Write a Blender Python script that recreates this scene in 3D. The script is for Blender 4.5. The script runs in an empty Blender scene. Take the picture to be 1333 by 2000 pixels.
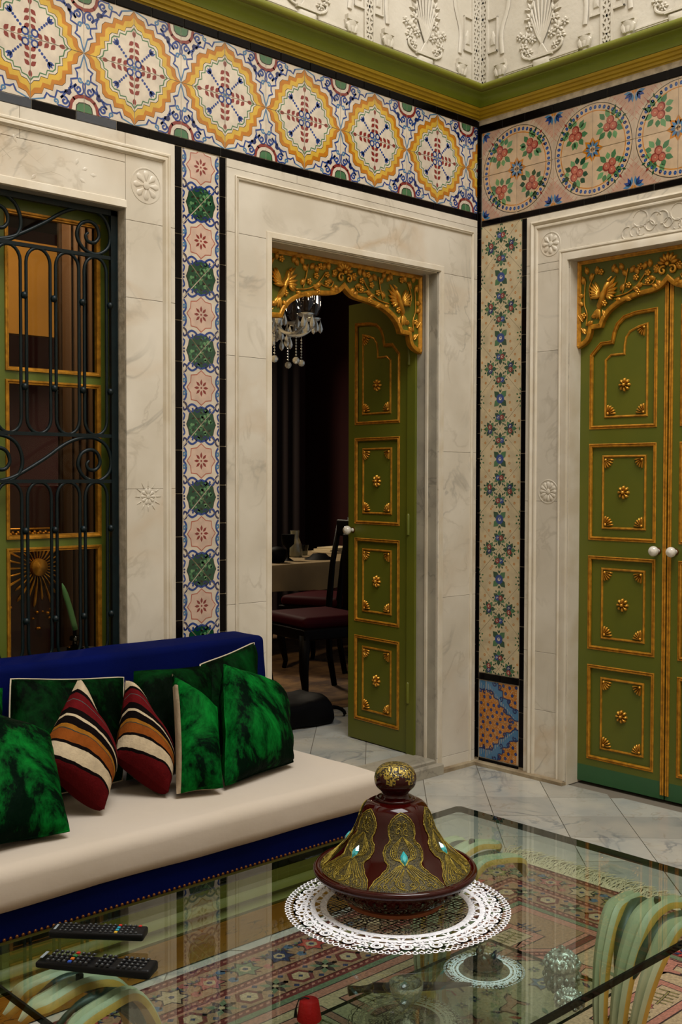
import bpy, bmesh, math, random
from math import sin, cos, pi, radians, hypot, atan2, sqrt
from mathutils import Vector, Matrix, noise
from mathutils.geometry import tessellate_polygon
random.seed(7)
SC = bpy.context.scene
COL = SC.collection

# ---------------------------------------------------------------- camera
def set_camera():
    yaw, pit, rol = radians(46.83191049), radians(-1.73209246), radians(0.11710205)
    fw = Vector((cos(pit)*cos(yaw), cos(pit)*sin(yaw), sin(pit)))
    rt = Vector((sin(yaw), -cos(yaw), 0)); up = rt.cross(fw)
    r2 = rt*cos(rol)+up*sin(rol); u2 = up*cos(rol)-rt*sin(rol)
    cd = bpy.data.cameras.new('camera'); cam = bpy.data.objects.new('camera', cd); COL.objects.link(cam)
    m = Matrix((r2, u2, -fw)).transposed().to_4x4(); m.translation = (-3.99142585, -3.32551055, 1.3378853)
    cam.matrix_world = m
    cd.sensor_fit = 'HORIZONTAL'; cd.sensor_width = 36; cd.lens = 2151.969/1333*36; cd.clip_start = .05
    SC.camera = cam
set_camera()
# ---------------------------------------------------------------- light
w = bpy.data.worlds.new('world'); SC.world = w; w.use_nodes = True
w.node_tree.nodes['Background'].inputs[0].default_value = (.75, .87, 1, 1)
w.node_tree.nodes['Background'].inputs[1].default_value = .4
def area(name, loc, tgt, sx, sy, power, col):
    l = bpy.data.lights.new(name, 'AREA'); l.shape = 'RECTANGLE'; l.size = sx; l.size_y = sy; l.energy = power; l.color = col
    o = bpy.data.objects.new(name, l); COL.objects.link(o); o.location = loc
    o.rotation_euler = (Vector(tgt)-Vector(loc)).to_track_quat('-Z', 'Y').to_euler()
    return o
area('skylight', (-1.95, -2.7, 5.75), (-1.95, -2.7, 0), 2.6, 2.8, 360, (1, .975, .93))
area('dining_window_light', (1.0, 4.0, 2.7), (1.15, 2.9, .4), .6, .6, 75, (1, .84, .62))
area('salon_fill', (-1.6, 1.3, 2.9), (-1.1, 2.4, 2.2), .25, .25, 42, (1, .74, .42))  # added fill on the ochre panel and sunburst; no lamp stands here
SC.view_settings.view_transform = 'Standard'; SC.view_settings.look = 'None'
SC.view_settings.exposure = -0.38; SC.view_settings.gamma = 1.0; SC.view_settings.use_curve_mapping = False
try: SC.cycles.max_bounces = 10; SC.cycles.transparent_max_bounces = 16; SC.cycles.caustics_reflective = False; SC.cycles.caustics_refractive = False
except Exception: pass

# ---------------------------------------------------------------- materials
def s2l(c):
    return tuple(x/12.92 if x <= .04045 else ((x+.055)/1.055)**2.4 for x in c)
def hx(h):
    h = h.lstrip('#'); return s2l(tuple(int(h[i:i+2], 16)/255 for i in (0, 2, 4)))
MATS = {}
def mk(name, col, rough=.5, metal=0., col2=None, sc=8., mixamt=.5, bump=0., bsc=40., coat=0., spec=.5, sheen=0., sheencol=None, trans=0., emis=None, rnd=0., veins=None, sharp=False, aniso=(1, 1, 1), tin=None):
    if name in MATS: return MATS[name]
    m = bpy.data.materials.new(name); m.use_nodes = True; nt = m.node_tree; N = nt.nodes; L = nt.links
    b = N['Principled BSDF']; c = hx(col) if isinstance(col, str) else col
    b.inputs['Base Color'].default_value = (*c, 1); b.inputs['Roughness'].default_value = rough; b.inputs['Metallic'].default_value = metal
    b.inputs['Coat Weight'].default_value = coat; b.inputs['Coat Roughness'].default_value = .06
    b.inputs['Specular IOR Level'].default_value = spec; b.inputs['Sheen Weight'].default_value = sheen; b.inputs['Sheen Roughness'].default_value = .35
    if sheencol: b.inputs['Sheen Tint'].default_value = (*hx(sheencol), 1)
    b.inputs['Transmission Weight'].default_value = trans
    geo = N.new('ShaderNodeNewGeometry'); mp = N.new('ShaderNodeMapping'); L.new(geo.outputs['Position'], mp.inputs[0]); mp.inputs['Scale'].default_value = aniso
    cur = None
    def mix(a, bcol, fac):
        x = N.new('ShaderNodeMix'); x.data_type = 'RGBA'
        if a is None: x.inputs[6].default_value = (*c, 1)
        else: L.new(a, x.inputs[6])
        x.inputs[7].default_value = (*bcol, 1); L.new(fac, x.inputs[0]); return x.outputs[2]
    if col2:
        n = N.new('ShaderNodeTexNoise'); n.inputs['Scale'].default_value = sc; n.inputs['Detail'].default_value = 6; L.new(mp.outputs[0], n.inputs[0])
        r = N.new('ShaderNodeMapRange'); L.new(n.outputs[0], r.inputs[0])
        r.inputs[1].default_value = .47 if sharp else .36; r.inputs[2].default_value = .54 if sharp else .64; r.inputs[3].default_value = 0; r.inputs[4].default_value = mixamt
        cur = mix(cur, hx(col2), r.outputs[0])
    for (vc, vs, vw, va, dist) in (veins or []):
        n = N.new('ShaderNodeTexNoise'); n.inputs['Scale'].default_value = vs; n.inputs['Detail'].default_value = 5; n.inputs['Distortion'].default_value = dist; L.new(mp.outputs[0], n.inputs[0])
        s = N.new('ShaderNodeMath'); s.operation = 'SUBTRACT'; L.new(n.outputs[0], s.inputs[0]); s.inputs[1].default_value = .5
        a = N.new('ShaderNodeMath'); a.operation = 'ABSOLUTE'; L.new(s.outputs[0], a.inputs[0])
        r = N.new('ShaderNodeMapRange'); L.new(a.outputs[0], r.inputs[0]); r.inputs[1].default_value = 0; r.inputs[2].default_value = vw; r.inputs[3].default_value = va; r.inputs[4].default_value = 0
        n2 = N.new('ShaderNodeTexNoise'); n2.inputs['Scale'].default_value = vs*.8; L.new(mp.outputs[0], n2.inputs[0])
        r2 = N.new('ShaderNodeMapRange'); L.new(n2.outputs[0], r2.inputs[0]); r2.inputs[1].default_value = .45; r2.inputs[2].default_value = .6
        mu = N.new('ShaderNodeMath'); mu.operation = 'MULTIPLY'; L.new(r.outputs[0], mu.inputs[0]); L.new(r2.outputs[0], mu.inputs[1])
        cur = mix(cur, hx(vc), mu.outputs[0])
    if rnd:
        oi = N.new('ShaderNodeObjectInfo'); h = N.new('ShaderNodeHueSaturation')
        r = N.new('ShaderNodeMapRange'); L.new(oi.outputs['Random'], r.inputs[0]); r.inputs[3].default_value = 1-rnd; r.inputs[4].default_value = 1+rnd*.6
        L.new(r.outputs[0], h.inputs['Value'])
        if cur: L.new(cur, h.inputs['Color'])
        else: h.inputs['Color'].default_value = (*c, 1)
        cur = h.outputs[0]
    if cur: L.new(cur, b.inputs['Base Color'])
    if emis: b.inputs['Emission Color'].default_value = (*hx(emis[0]), 1); b.inputs['Emission Strength'].default_value = emis[1]
    if bump:
        n = N.new('ShaderNodeTexNoise'); n.inputs['Scale'].default_value = bsc; n.inputs['Detail'].default_value = 4; L.new(mp.outputs[0], n.inputs[0])
        bp = N.new('ShaderNodeBump'); bp.inputs['Strength'].default_value = bump; bp.inputs['Distance'].default_value = .01; L.new(n.outputs[0], bp.inputs['Height']); L.new(bp.outputs[0], b.inputs['Normal'])
        if coat: L.new(bp.outputs[0], b.inputs['Coat Normal'])
    MATS[name] = m; return m
def thin_glass(name, tint, gloss=1., rough=0.):
    m = bpy.data.materials.new(name); m.use_nodes = True; nt = m.node_tree; N = nt.nodes; L = nt.links
    N.remove(N['Principled BSDF']); out = N['Material Output']
    t = N.new('ShaderNodeBsdfTransparent'); t.inputs[0].default_value = (*s2l(tint), 1)
    g = N.new('ShaderNodeBsdfGlossy'); g.inputs['Roughness'].default_value = rough; g.inputs['Color'].default_value = (gloss, gloss, gloss, 1)
    geo = N.new('ShaderNodeNewGeometry'); d = N.new('ShaderNodeVectorMath'); d.operation = 'DOT_PRODUCT'; L.new(geo.outputs['Normal'], d.inputs[0]); L.new(geo.outputs['Incoming'], d.inputs[1])
    def ma(op, a, b_):
        q = N.new('ShaderNodeMath'); q.operation = op
        for i, v in enumerate((a, b_)):
            if v is None: continue
            if isinstance(v, (int, float)): q.inputs[i].default_value = v
            else: L.new(v, q.inputs[i])
        return q.outputs[0]
    ab = ma('ABSOLUTE', d.outputs['Value'], None); om = ma('SUBTRACT', 1., ab); p5 = ma('POWER', om, 5.); sch = ma('ADD', ma('MULTIPLY', p5, .96), .04)  # Schlick, the same from both sides
    x = N.new('ShaderNodeMixShader'); L.new(sch, x.inputs[0]); L.new(t.outputs[0], x.inputs[1]); L.new(g.outputs[0], x.inputs[2]); L.new(x.outputs[0], out.inputs[0])
    MATS[name] = m; return m
stone_v = [('#8f8a80', 2.2, .022, .55, 1.2), ('#9a8f7c', 5., .03, .35, .8), ('#b08a55', 1.1, .03, .35, .4)]
M_marble = mk('cream marble', '#d2cabb', .34, col2='#bdb3a1', sc=3.5, mixamt=.75, bump=.06, bsc=14, veins=stone_v, rnd=.05)
M_marblem = mk('cream marble moulding', '#d2c9b8', .38, col2='#b9a98c', sc=9, mixamt=.5, bump=.08, bsc=20)
M_grey = mk('grey reveal marble', '#a39c8c', .35, col2='#857f72', sc=7, mixamt=.7, veins=[('#5f5b53', 9, .03, .5, .6)], bump=.05)
M_floor = mk('floor marble', '#b5b1a5', .22, col2='#979b98', sc=4, mixamt=.8, veins=[('#646c74', 3.2, .035, .75, 1.4), ('#8d7f68', 7, .02, .4, .6)], bump=.03, bsc=9, rnd=.16)
M_grout = mk('grout', '#c9bda8', .85, col2='#877b66', sc=30, mixamt=.6, bump=.2)
M_floorgrout = mk('floor grout', '#6f675a', .9)
M_plaster = mk('white plaster', '#c9c2b4', .7, col2='#b6ad9c', sc=5, mixamt=.6, bump=.15, bsc=60)
M_plain = mk('plain plaster wall', '#d8cfbf', .8, col2='#c8bca6', sc=2, mixamt=.5)
M_green = mk('olive green paint', '#5c5d1a', .42, col2='#4e561a', sc=6, mixamt=.6, bump=.06, bsc=30)
M_gcorn = mk('green cornice paint', '#76841c', .45, col2='#667618', sc=5, mixamt=.6, bump=.1, bsc=20)
M_ycorn = mk('ochre cornice paint', '#b3951a', .45, col2='#9c8015', sc=7, mixamt=.6, bump=.1, bsc=20)
M_gold = mk('gilding', '#d0922a', .36, metal=.5, col2='#7d4f12', sc=45, mixamt=.6, bump=.15, bsc=90)
M_goldb = mk('bright gilding', '#dba03a', .3, metal=.65, col2='#9a6518', sc=25, mixamt=.5, bump=.12, bsc=90)
M_iron = mk('dark teal painted iron', '#031013', .42, spec=.25, col2='#05181c', sc=40, mixamt=.6, bump=.1)
M_black = mk('black glazed tile', '#030203', .2, spec=.12, rnd=.3, bump=.05, bsc=50, col2='#0b0507', sc=6, mixamt=.6)
M_navytile = mk('navy glazed tile', '#2c3440', .12, coat=.6, bump=.05, bsc=50)
M_blue = mk('blue velvet', '#020c46', .85, spec=.05, sheen=.03, sheencol='#2a4cc8', col2='#02082c', sc=3, mixamt=.6, bump=.1, bsc=120)
M_white = mk('white cotton', '#bcb1a4', .9, spec=.1, col2='#b8ac9c', sc=3, mixamt=.5, bump=.3, bsc=9)
def velvet(name, a, b_, hi, sc):  # bright highlights on near-black pile are put into the colour by noise
    m = mk(name, a, .6, col2=b_, sc=sc, mixamt=1., sheen=.0, sheencol=hi, bump=1., bsc=20, spec=.02, aniso=(1, 1, .5))
    for n in m.node_tree.nodes:
        if n.type == 'TEX_NOISE' and abs(n.inputs['Scale'].default_value-sc) < .01: n.inputs['Distortion'].default_value = .35; n.inputs['Detail'].default_value = 9; n.inputs['Roughness'].default_value = .72
        if n.type == 'MAP_RANGE' and abs(n.inputs[2].default_value-.64) < .01: n.inputs[1].default_value = .47; n.inputs[2].default_value = .74
    return m
M_velv = velvet('emerald velvet', '#011006', '#0e802c', '#20b050', 7)
M_velvd = velvet('deep green velvet', '#010902', '#053a12', '#0c5a2a', 8)
M_brass = mk('brass nails', '#6e421c', .4, metal=.8)
M_wood = mk('dark brown wood', '#080402', .5, spec=.06, col2='#050302', sc=6, mixamt=.8, aniso=(1, 1, 8))
M_redwall = mk('oxblood wall', '#3a0c0c', .75, col2='#290707', sc=2, mixamt=.5)
M_porc = mk('white porcelain', '#d8d2c6', .12, coat=.8)
M_silver = mk('embossed silver', '#cfd2c8', .3, metal=.7, col2='#6a706a', sc=70, mixamt=.7, bump=.9, bsc=75)
M_lace = mk('white crochet', '#f7f8ff', .8, bump=.4, bsc=250, col2='#c2c4d0', sc=90, mixamt=.5)
M_lace2 = mk('cream crochet', '#c3c2ac', .85, bump=.4, bsc=250)
M_tglass = thin_glass('table glass', (.935, .972, .962))
M_pane = thin_glass('window glass', (.96, .95, .92), .16)
M_crystal = thin_glass('crystal', (.62, .64, .62), 1.)
M_gedge = thin_glass('glass edge', (.16, .20, .18), .5)
M_gedgel = mk('glass edge highlight', '#5f7a68', .08, coat=1., spec=1.)  # paler copy of the glass edge, a highlight put into the colour

# ---------------------------------------------------------------- mesh builder
class MB:
    def __init__(s): s.v = []; s.f = []; s.m = []
    def add(s, vs, fs, mi=0):
        o = len(s.v); s.v += [tuple(v) for v in vs]
        for f in fs: s.f.append(tuple(i+o for i in f)); s.m.append(mi)
        return s  # only the rear top chamfer gets the painted highlight
    def box(s, x0, x1, y0, y1, z0, z1, mi=0):
        return s.add([(x0, y0, z0), (x1, y0, z0), (x1, y1, z0), (x0, y1, z0), (x0, y0, z1), (x1, y0, z1), (x1, y1, z1), (x0, y1, z1)],
                     [(0, 3, 2, 1), (4, 5, 6, 7), (0, 1, 5, 4), (1, 2, 6, 5), (2, 3, 7, 6), (3, 0, 4, 7)], mi)
    def bbox(s, x0, x1, y0, y1, z0, z1, b, mi=0):  # box with chamfered top (local +Z) edges
        return s.add([(x0, y0, z0), (x1, y0, z0), (x1, y1, z0), (x0, y1, z0), (x0, y0, z1-b), (x1, y0, z1-b), (x1, y1, z1-b), (x0, y1, z1-b),
                      (x0+b, y0+b, z1), (x1-b, y0+b, z1), (x1-b, y1-b, z1), (x0+b, y1-b, z1)],
                     [(0, 3, 2, 1), (0, 1, 5, 4), (1, 2, 6, 5), (2, 3, 7, 6), (3, 0, 4, 7), (4, 5, 9, 8), (5, 6, 10, 9), (6, 7, 11, 10), (7, 4, 8, 11), (8, 9, 10, 11)], mi)
    def prism(s, pts, z0, z1, mi=0, bottom=False, b=0):
        pts = ccw(pts); n = len(pts); tr = tess(pts)
        o = [(x, y, z1) for x, y in pts]; s.add(o, tr, mi)
        s.add([(x, y, z0) for x, y in pts]+o, [(i, (i+1) % n, n+(i+1) % n, n+i) for i in range(n)], mi)
        if bottom: s.add([(x, y, z0) for x, y in pts], [t[::-1] for t in tr], mi)
        return s
    def puff(s, pts, z0, h, mi=0, k=.55):
        pts = ccw(pts); n = len(pts); cx = sum(p[0] for p in pts)/n; cy = sum(p[1] for p in pts)/n
        r = [(x, y, z0) for x, y in pts]+[(cx+(x-cx)*.82, cy+(y-cy)*.82, z0+h*.7) for x, y in pts]+[(cx+(x-cx)*k*.6, cy+(y-cy)*k*.6, z0+h) for x, y in pts]+[(cx, cy, z0+h)]
        f = [(i, (i+1) % n, n+(i+1) % n, n+i) for i in range(n)]+[(n+i, n+(i+1) % n, 2*n+(i+1) % n, 2*n+i) for i in range(n)]+[(2*n+i, 2*n+(i+1) % n, 3*n) for i in range(n)]
        return s.add(r, f, mi)
    def lathe(s, prof, seg=24, c=(0, 0, 0), mi=0, a0=0, a1=2*pi, axis=None):
        vs = []; n = len(prof); full = abs(a1-a0-2*pi) < 1e-6; k = seg if full else seg+1
        for j in range(k):
            a = a0+(a1-a0)*j/seg
            for r, z in prof: vs.append((c[0]+r*cos(a), c[1]+r*sin(a), c[2]+z))
        fs = []
        for j in range(seg):
            j2 = (j+1) % k
            for i in range(n-1): fs.append((j*n+i, j2*n+i, j2*n+i+1, j*n+i+1))
        return s.add(vs, fs, mi)
    def tube(s, path, r, seg=8, mi=0, closed=False, flat=1., upv=(0, 0, 1)):
        P = [Vector(p) for p in path]; n = len(P); vs = []
        for i, p in enumerate(P):
            if closed: t = P[(i+1) % n]-P[i-1]
            else: t = P[min(i+1, n-1)]-P[max(i-1, 0)]
            t.normalize(); u = Vector(upv)
            if abs(t.dot(u)) > .95: u = Vector((1, 0, 0)) if abs(t.x) < .9 else Vector((0, 1, 0))
            a = t.cross(u).normalized(); b = t.cross(a).normalized(); rr = r[i] if isinstance(r, (list, tuple)) else r
            for k in range(seg):
                an = 2*pi*k/seg; vs.append(p+a*cos(an)*rr+b*sin(an)*rr*flat)
        fs = []
        for i in range(n if closed else n-1):
            i2 = (i+1) % n
            for k in range(seg): fs.append((i*seg+k, i*seg+(k+1) % seg, i2*seg+(k+1) % seg, i2*seg+k))
        if not closed: fs += [tuple(range(seg))[::-1], tuple((n-1)*seg+k for k in range(seg))]
        return s.add(vs, fs, mi)
    def ball(s, c, r, seg=10, mi=0, sz=1.):
        n = seg//2+1
        return s.lathe([(max(1e-4, r*sin(pi*i/(n-1))), -r*sz*cos(pi*i/(n-1))) for i in range(n)], seg, c, mi)
    def sweep(s, path, prof, closed=False, mi=0):  # path in XY (left side = inside), prof = [(offset to the left, z)]
        n = len(path); P = [Vector((x, y)) for x, y in path]; rings = []
        for i in range(n):
            if closed or 0 < i < n-1:
                a = (P[i]-P[i-1]).normalized(); b = (P[(i+1) % n]-P[i]).normalized()
                na = Vector((-a.y, a.x)); nb = Vector((-b.y, b.x)); m = na+nb
                if m.length < 1e-4: m = na
                m.normalize(); d = max(.35, m.dot(na)); m = m/d
            else:
                a = (P[1]-P[0]) if i == 0 else (P[-1]-P[-2]); a.normalize(); m = Vector((-a.y, a.x))
            rings.append([(P[i].x+m.x*o, P[i].y+m.y*o, z) for o, z in prof])
        k = len(prof); vs = [v for r in rings for v in r]; fs = []
        for i in range(n if closed else n-1):
            i2 = (i+1) % n
            for j in range(k-1): fs.append((i*k+j, i2*k+j, i2*k+j+1, i*k+j+1))
        if not closed: fs += [tuple(range(k)), tuple((n-1)*k+j for j in range(k))[::-1]]
        return s.add(vs, fs, mi)
    def xf(s, M):
        s.v = [tuple(M @ Vector(v)) for v in s.v]; return s
    def join(s, o, M=None, mi=0):
        vs = [tuple(M @ Vector(v)) for v in o.v] if M else o.v; off = len(s.v); s.v += vs
        s.f += [tuple(i+off for i in f) for f in o.f]; s.m += [x+mi for x in o.m]; return s
    def mesh(s, name, mats, smooth=False, angle=40):
        me = bpy.data.meshes.new(name); me.from_pydata(s.v, [], s.f)
        for m in (mats if isinstance(mats, (list, tuple)) else [mats]): me.materials.append(m)
        me.polygons.foreach_set('material_index', s.m)
        if smooth:
            me.polygons.foreach_set('use_smooth', [True]*len(me.polygons))
            if angle < 180: me.set_sharp_from_angle(angle=radians(angle))
        me.update(); return me
    def build(s, name, mats, parent=None, M=None, smooth=False, angle=40):
        return put(name, s.mesh(name, mats, smooth, angle), parent, M)
def put(name, me, parent=None, M=None):
    o = bpy.data.objects.new(name, me); COL.objects.link(o)
    if parent:
        o.parent = parent; o.matrix_parent_inverse = parent.get('_inv') and Matrix([parent['_inv'][i*4:i*4+4] for i in range(4)]) or Matrix.Identity(4)
    if M is not None: o.matrix_basis = M
    return o
def T(x, y, z=0): return Matrix.Translation((x, y, z))
def RZ(a): return Matrix.Rotation(a, 4, 'Z')
def tag(o, label, cat, kind=None, group=None):
    o['label'] = label; o['category'] = cat
    if kind: o['kind'] = kind
    if group: o['group'] = group
    return o
def root(name, label, cat, loc=(0, 0, 0), kind=None, group=None):
    """Empty at the thing's base; parts are modelled in world coordinates"""
    o = bpy.data.objects.new(name, None); COL.objects.link(o); o.location = loc; o.empty_display_size = .1
    if any(loc): inv = Matrix.Translation((-loc[0], -loc[1], -loc[2])); o['_inv'] = [x for r in inv for x in r]
    return tag(o, label, cat, kind, group)
def copy_tree(o, name=None, loc=None, rotz=None, label=None, parent=None):
    c = o.copy(); COL.objects.link(c)
    if parent is not None: c.parent = parent
    if loc is not None: c.location = loc
    if rotz is not None: c.rotation_euler = (0, 0, rotz)
    if label: c['label'] = label
    for ch in list(o.children): copy_tree(ch, parent=c)
    return c
ML = Matrix(((1, 0, 0, 0), (0, 0, -1, 0), (0, 1, 0, 0), (0, 0, 0, 1)))   # left wall: X right, Y up, Z out to the room
MR = Matrix(((0, 0, -1, 0), (-1, 0, 0, 0), (0, 1, 0, 0), (0, 0, 0, 1)))  # right wall
def area2(p): return sum(p[i][0]*p[(i+1) % len(p)][1]-p[(i+1) % len(p)][0]*p[i][1] for i in range(len(p)))
def ccw(p): return list(p) if area2(p) > 0 else list(p)[::-1]
def tess(p):
    if len(p) == 3: return [(0, 1, 2)]
    out = []
    for t in tessellate_polygon([[Vector((x, y, 0)) for x, y in p]]):
        a = area2([p[i] for i in t])
        if abs(a) > 1e-12: out.append(t if a > 0 else t[::-1])
    return out
def spline(pts, k=6, closed=False):
    n = len(pts); out = []
    rng = range(n) if closed else range(n-1)
    for i in rng:
        g = (lambda j: pts[j % n]) if closed else (lambda j: pts[max(0, min(n-1, j))])
        p0, p1, p2, p3 = g(i-1), g(i), g(i+1), g(i+2)
        for s in range(k):
            t = s/k; out.append(tuple(.5*((2*b)+(-a+c)*t+(2*a-5*b+4*c-d)*t*t+(-a+3*b-3*c+d)*t**3) for a, b, c, d in zip(p0, p1, p2, p3)))
    if not closed: out.append(tuple(pts[-1]))
    return out

# ---------------------------------------------------------------- flat painted decoration
class Art:
    def __init__(s): s.t = []   # (tri, colour key, layer)
    def fill(s, pts, c, l=1):
        pts = ccw(pts)
        for t in tess(pts): s.t.append(([pts[i] for i in t], c, l))
        return s
    def stroke(s, pts, w, c, l=2, closed=False, taper=False):
        n = len(pts); L = []; R = []
        for i in range(n):
            a = pts[i-1] if (closed or i > 0) else pts[i]; b = pts[(i+1) % n] if (closed or i < n-1) else pts[i]
            dx, dy = b[0]-a[0], b[1]-a[1]; d = hypot(dx, dy) or 1; ww = w/2*(1-.75*i/n if taper else 1)
            L.append((pts[i][0]-dy/d*ww, pts[i][1]+dx/d*ww)); R.append((pts[i][0]+dy/d*ww, pts[i][1]-dx/d*ww))
        for i in range(n if closed else n-1):
            j = (i+1) % n; s.t.append((ccw([L[i], R[i], R[j]]), c, l)); s.t.append((ccw([L[i], R[j], L[j]]), c, l))
        return s
    def dot(s, x, y, r, c, l=3, n=8, ry=None, a=0):
        ry = ry or r; P = [(x+r*cos(2*pi*i/n)*cos(a)-ry*sin(2*pi*i/n)*sin(a), y+r*cos(2*pi*i/n)*sin(a)+ry*sin(2*pi*i/n)*cos(a)) for i in range(n)]
        for i in range(1, n-1): s.t.append(([P[0], P[i], P[i+1]], c, l))
        return s
    def leaf(s, x, y, a, ln, w, c, l=3):
        q = [(0, 0), (.25, .8), (.55, 1), (1, 0), (.55, -1), (.25, -.8)]
        P = [(x+u*ln*cos(a)-v*w/2*sin(a), y+u*ln*sin(a)+v*w/2*cos(a)) for u, v in q]
        for i in range(1, 5): s.t.append((ccw([P[0], P[i], P[i+1]]), c, l))
        return s
    def ring(s, x, y, r, w, c, l=3, n=14, a0=0, a1=2*pi):
        full = abs(a1-a0-2*pi) < 1e-6
        return s.stroke([(x+r*cos(a0+(a1-a0)*i/n), y+r*sin(a0+(a1-a0)*i/n)) for i in range(n if full else n+1)], w, c, l, closed=full)
    def curl(s, x, y, r, a, turns, w, c, l=3, hand=1):
        n = int(14*turns); return s.stroke([(x+r*(1-.85*i/n)*cos(a+hand*2*pi*turns*i/n), y+r*(1-.85*i/n)*sin(a+hand*2*pi*turns*i/n)) for i in range(n+1)], w, c, l)
    def add(s, o, f):
        for t, c, l in o.t: s.t.append((ccw([f(p) for p in t]), c, l))
        return s
    def clip(s, poly):
        poly = ccw(poly); out = Art(); n = len(poly)
        for t, c, l in s.t:
            q = list(t)
            for i in range(n):
                a, b = poly[i], poly[(i+1) % n]; nx, ny = a[1]-b[1], b[0]-a[0]; k = []
                for j in range(len(q)):
                    p, r = q[j], q[(j+1) % len(q)]
                    dp = (p[0]-a[0])*nx+(p[1]-a[1])*ny; dr = (r[0]-a[0])*nx+(r[1]-a[1])*ny
                    if dp >= 0: k.append(p)
                    if dp*dr < 0: u = dp/(dp-dr); k.append((p[0]+(r[0]-p[0])*u, p[1]+(r[1]-p[1])*u))
                q = k
                if len(q) < 3: break
            if len(q) >= 3 and area2(q) > 1e-9:
                for i in range(1, len(q)-1): out.t.append(([q[0], q[i], q[i+1]], c, l))
        return out
    def into(s, mb, keys, z, dz, sc=1., base=1):
        for t, c, l in s.t:
            mb.add([(x*sc, y*sc, z+dz*l) for x, y in t], [(0, 1, 2)], base+keys.index(c))
        return mb
PAINT = {'cream': '#cdc0ad', 'blue': '#17387c', 'navy': '#0e1e55', 'sky': '#3d6f96', 'orange': '#b4701d', 'yellow': '#c9a23a', 'dark': '#1c1612',
         'green': '#3d6b45', 'deep': '#0f3f28', 'red': '#7c2a26', 'pink': '#b5a08a', 'sand': '#bda283', 'rose': '#a85c4a', 'ltgreen': '#5c8a5a', 'tan': '#bfae8c', 'blush': '#c8ab98'}
def glaze(k): return mk('glaze '+k, PAINT[k], .13, coat=.5, col2='#%02x%02x%02x' % tuple(min(255, int(int(PAINT[k][i:i+2], 16)*.8+8)) for i in (1, 3, 5)), sc=22, mixamt=.55, bump=.04, bsc=35, rnd=.06)
def tile_mesh(name, poly, art, keys, base, sc, ox=0, oy=0, gap=.0012, th=.0018):
    """a tile piece: outline POLY (unit coords * sc) with ART clipped to it"""
    cx = sum(p[0] for p in poly)/len(poly); cy = sum(p[1] for p in poly)/len(poly)
    poly = ccw(poly); n = len(poly)
    ins = []
    for i in range(n):
        a, b, c = poly[i-1], poly[i], poly[(i+1) % n]
        e1 = Vector((b[0]-a[0], b[1]-a[1])).normalized(); e2 = Vector((c[0]-b[0], c[1]-b[1])).normalized()
        m = Vector((-e1.y-e2.y, e1.x+e2.x)); m.normalize(); d = max(.3, m.dot(Vector((-e1.y, e1.x)))); g = gap/sc/d
        ins.append((b[0]+m.x*g, b[1]+m.y*g))
    mb = MB(); P = [(x*sc, y*sc) for x, y in ins]; mb.prism(P, -.003, th)
    art.clip(ins).into(mb, keys, th, .00012, sc)
    mb.v = [(x-ox*sc, y-oy*sc, z) for x, y, z in mb.v]
    return mb.mesh(name, [base]+[glaze(k) for k in keys])

# ================================================================ SETTING
def structure(o, label, cat): return tag(o, label, cat, 'structure')
ZT = 5.7
DX0, DX1, DZ = -1.249, -.278, 2.262        # left doorway
WX0, WX1, WZ0, WZ1 = -2.78, -1.906, .60, 2.272   # window opening
RY0, RY1, RZ1 = -.512, -1.385, 2.285       # right doorway (recess)
# left wall mesh (y 0..0.3)
mb = MB(); th = .16
def wl(x0, x1, z0, z1, y0=.0, y1=th): mb.box(x0, x1, y0, y1, z0, z1)
wl(-5.2, WX0, 0, ZT); wl(WX0, WX1, 0, WZ0); wl(WX0, WX1, WZ1, ZT); wl(WX1, DX0, 0, ZT); wl(DX0, DX1, DZ, ZT); wl(DX1, .16, 0, ZT)
wall_left = structure(mb.build('wall_left', M_grout), 'wall behind the sofa with tiled frieze, barred window and open doorway', 'wall')
mb = MB()
mb.box(.0, .16, RY0, 0.0, 0, ZT); mb.box(.0, .16, -5.0, RY1, 0, ZT); mb.box(.0, .16, RY1, RY0, RZ1, ZT); mb.box(.12, .16, RY1, RY0, 0, RZ1)
wall_right = structure(mb.build('wall_right', M_grout), 'right wall with round fruit tile frieze and closed green double door', 'wall')
mb = MB(); mb.box(-5.3, .16, -5.1, -5.0, 0, ZT)
structure(mb.build('wall_back', M_plain), 'plain plaster wall behind the viewpoint', 'wall')
mb = MB(); mb.box(-5.3, -5.2, -5.1, .3, 0, ZT)
structure(mb.build('wall_side', M_plain), 'plain plaster wall at the window end of the patio', 'wall')
mb = MB()
mb.box(-5.3, -4.4, -5.1, .3, ZT, ZT+.1); mb.box(-.6, .3, -5.1, .3, ZT, ZT+.1); mb.box(-4.4, -.6, -5.1, -4.4, ZT, ZT+.1); mb.box(-4.4, -.6, -.8, .3, ZT, ZT+.1)
structure(mb.build('ceiling', M_plain), 'high ceiling with a wide rooflight opening', 'ceiling')
mb = MB(); mb.box(-5.3, .2, -5.1, .3, -.1, -.004)
floor = structure(mb.build('floor', M_floorgrout), 'patio floor of veined grey and cream marble tiles laid diagonally', 'floor')

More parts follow.
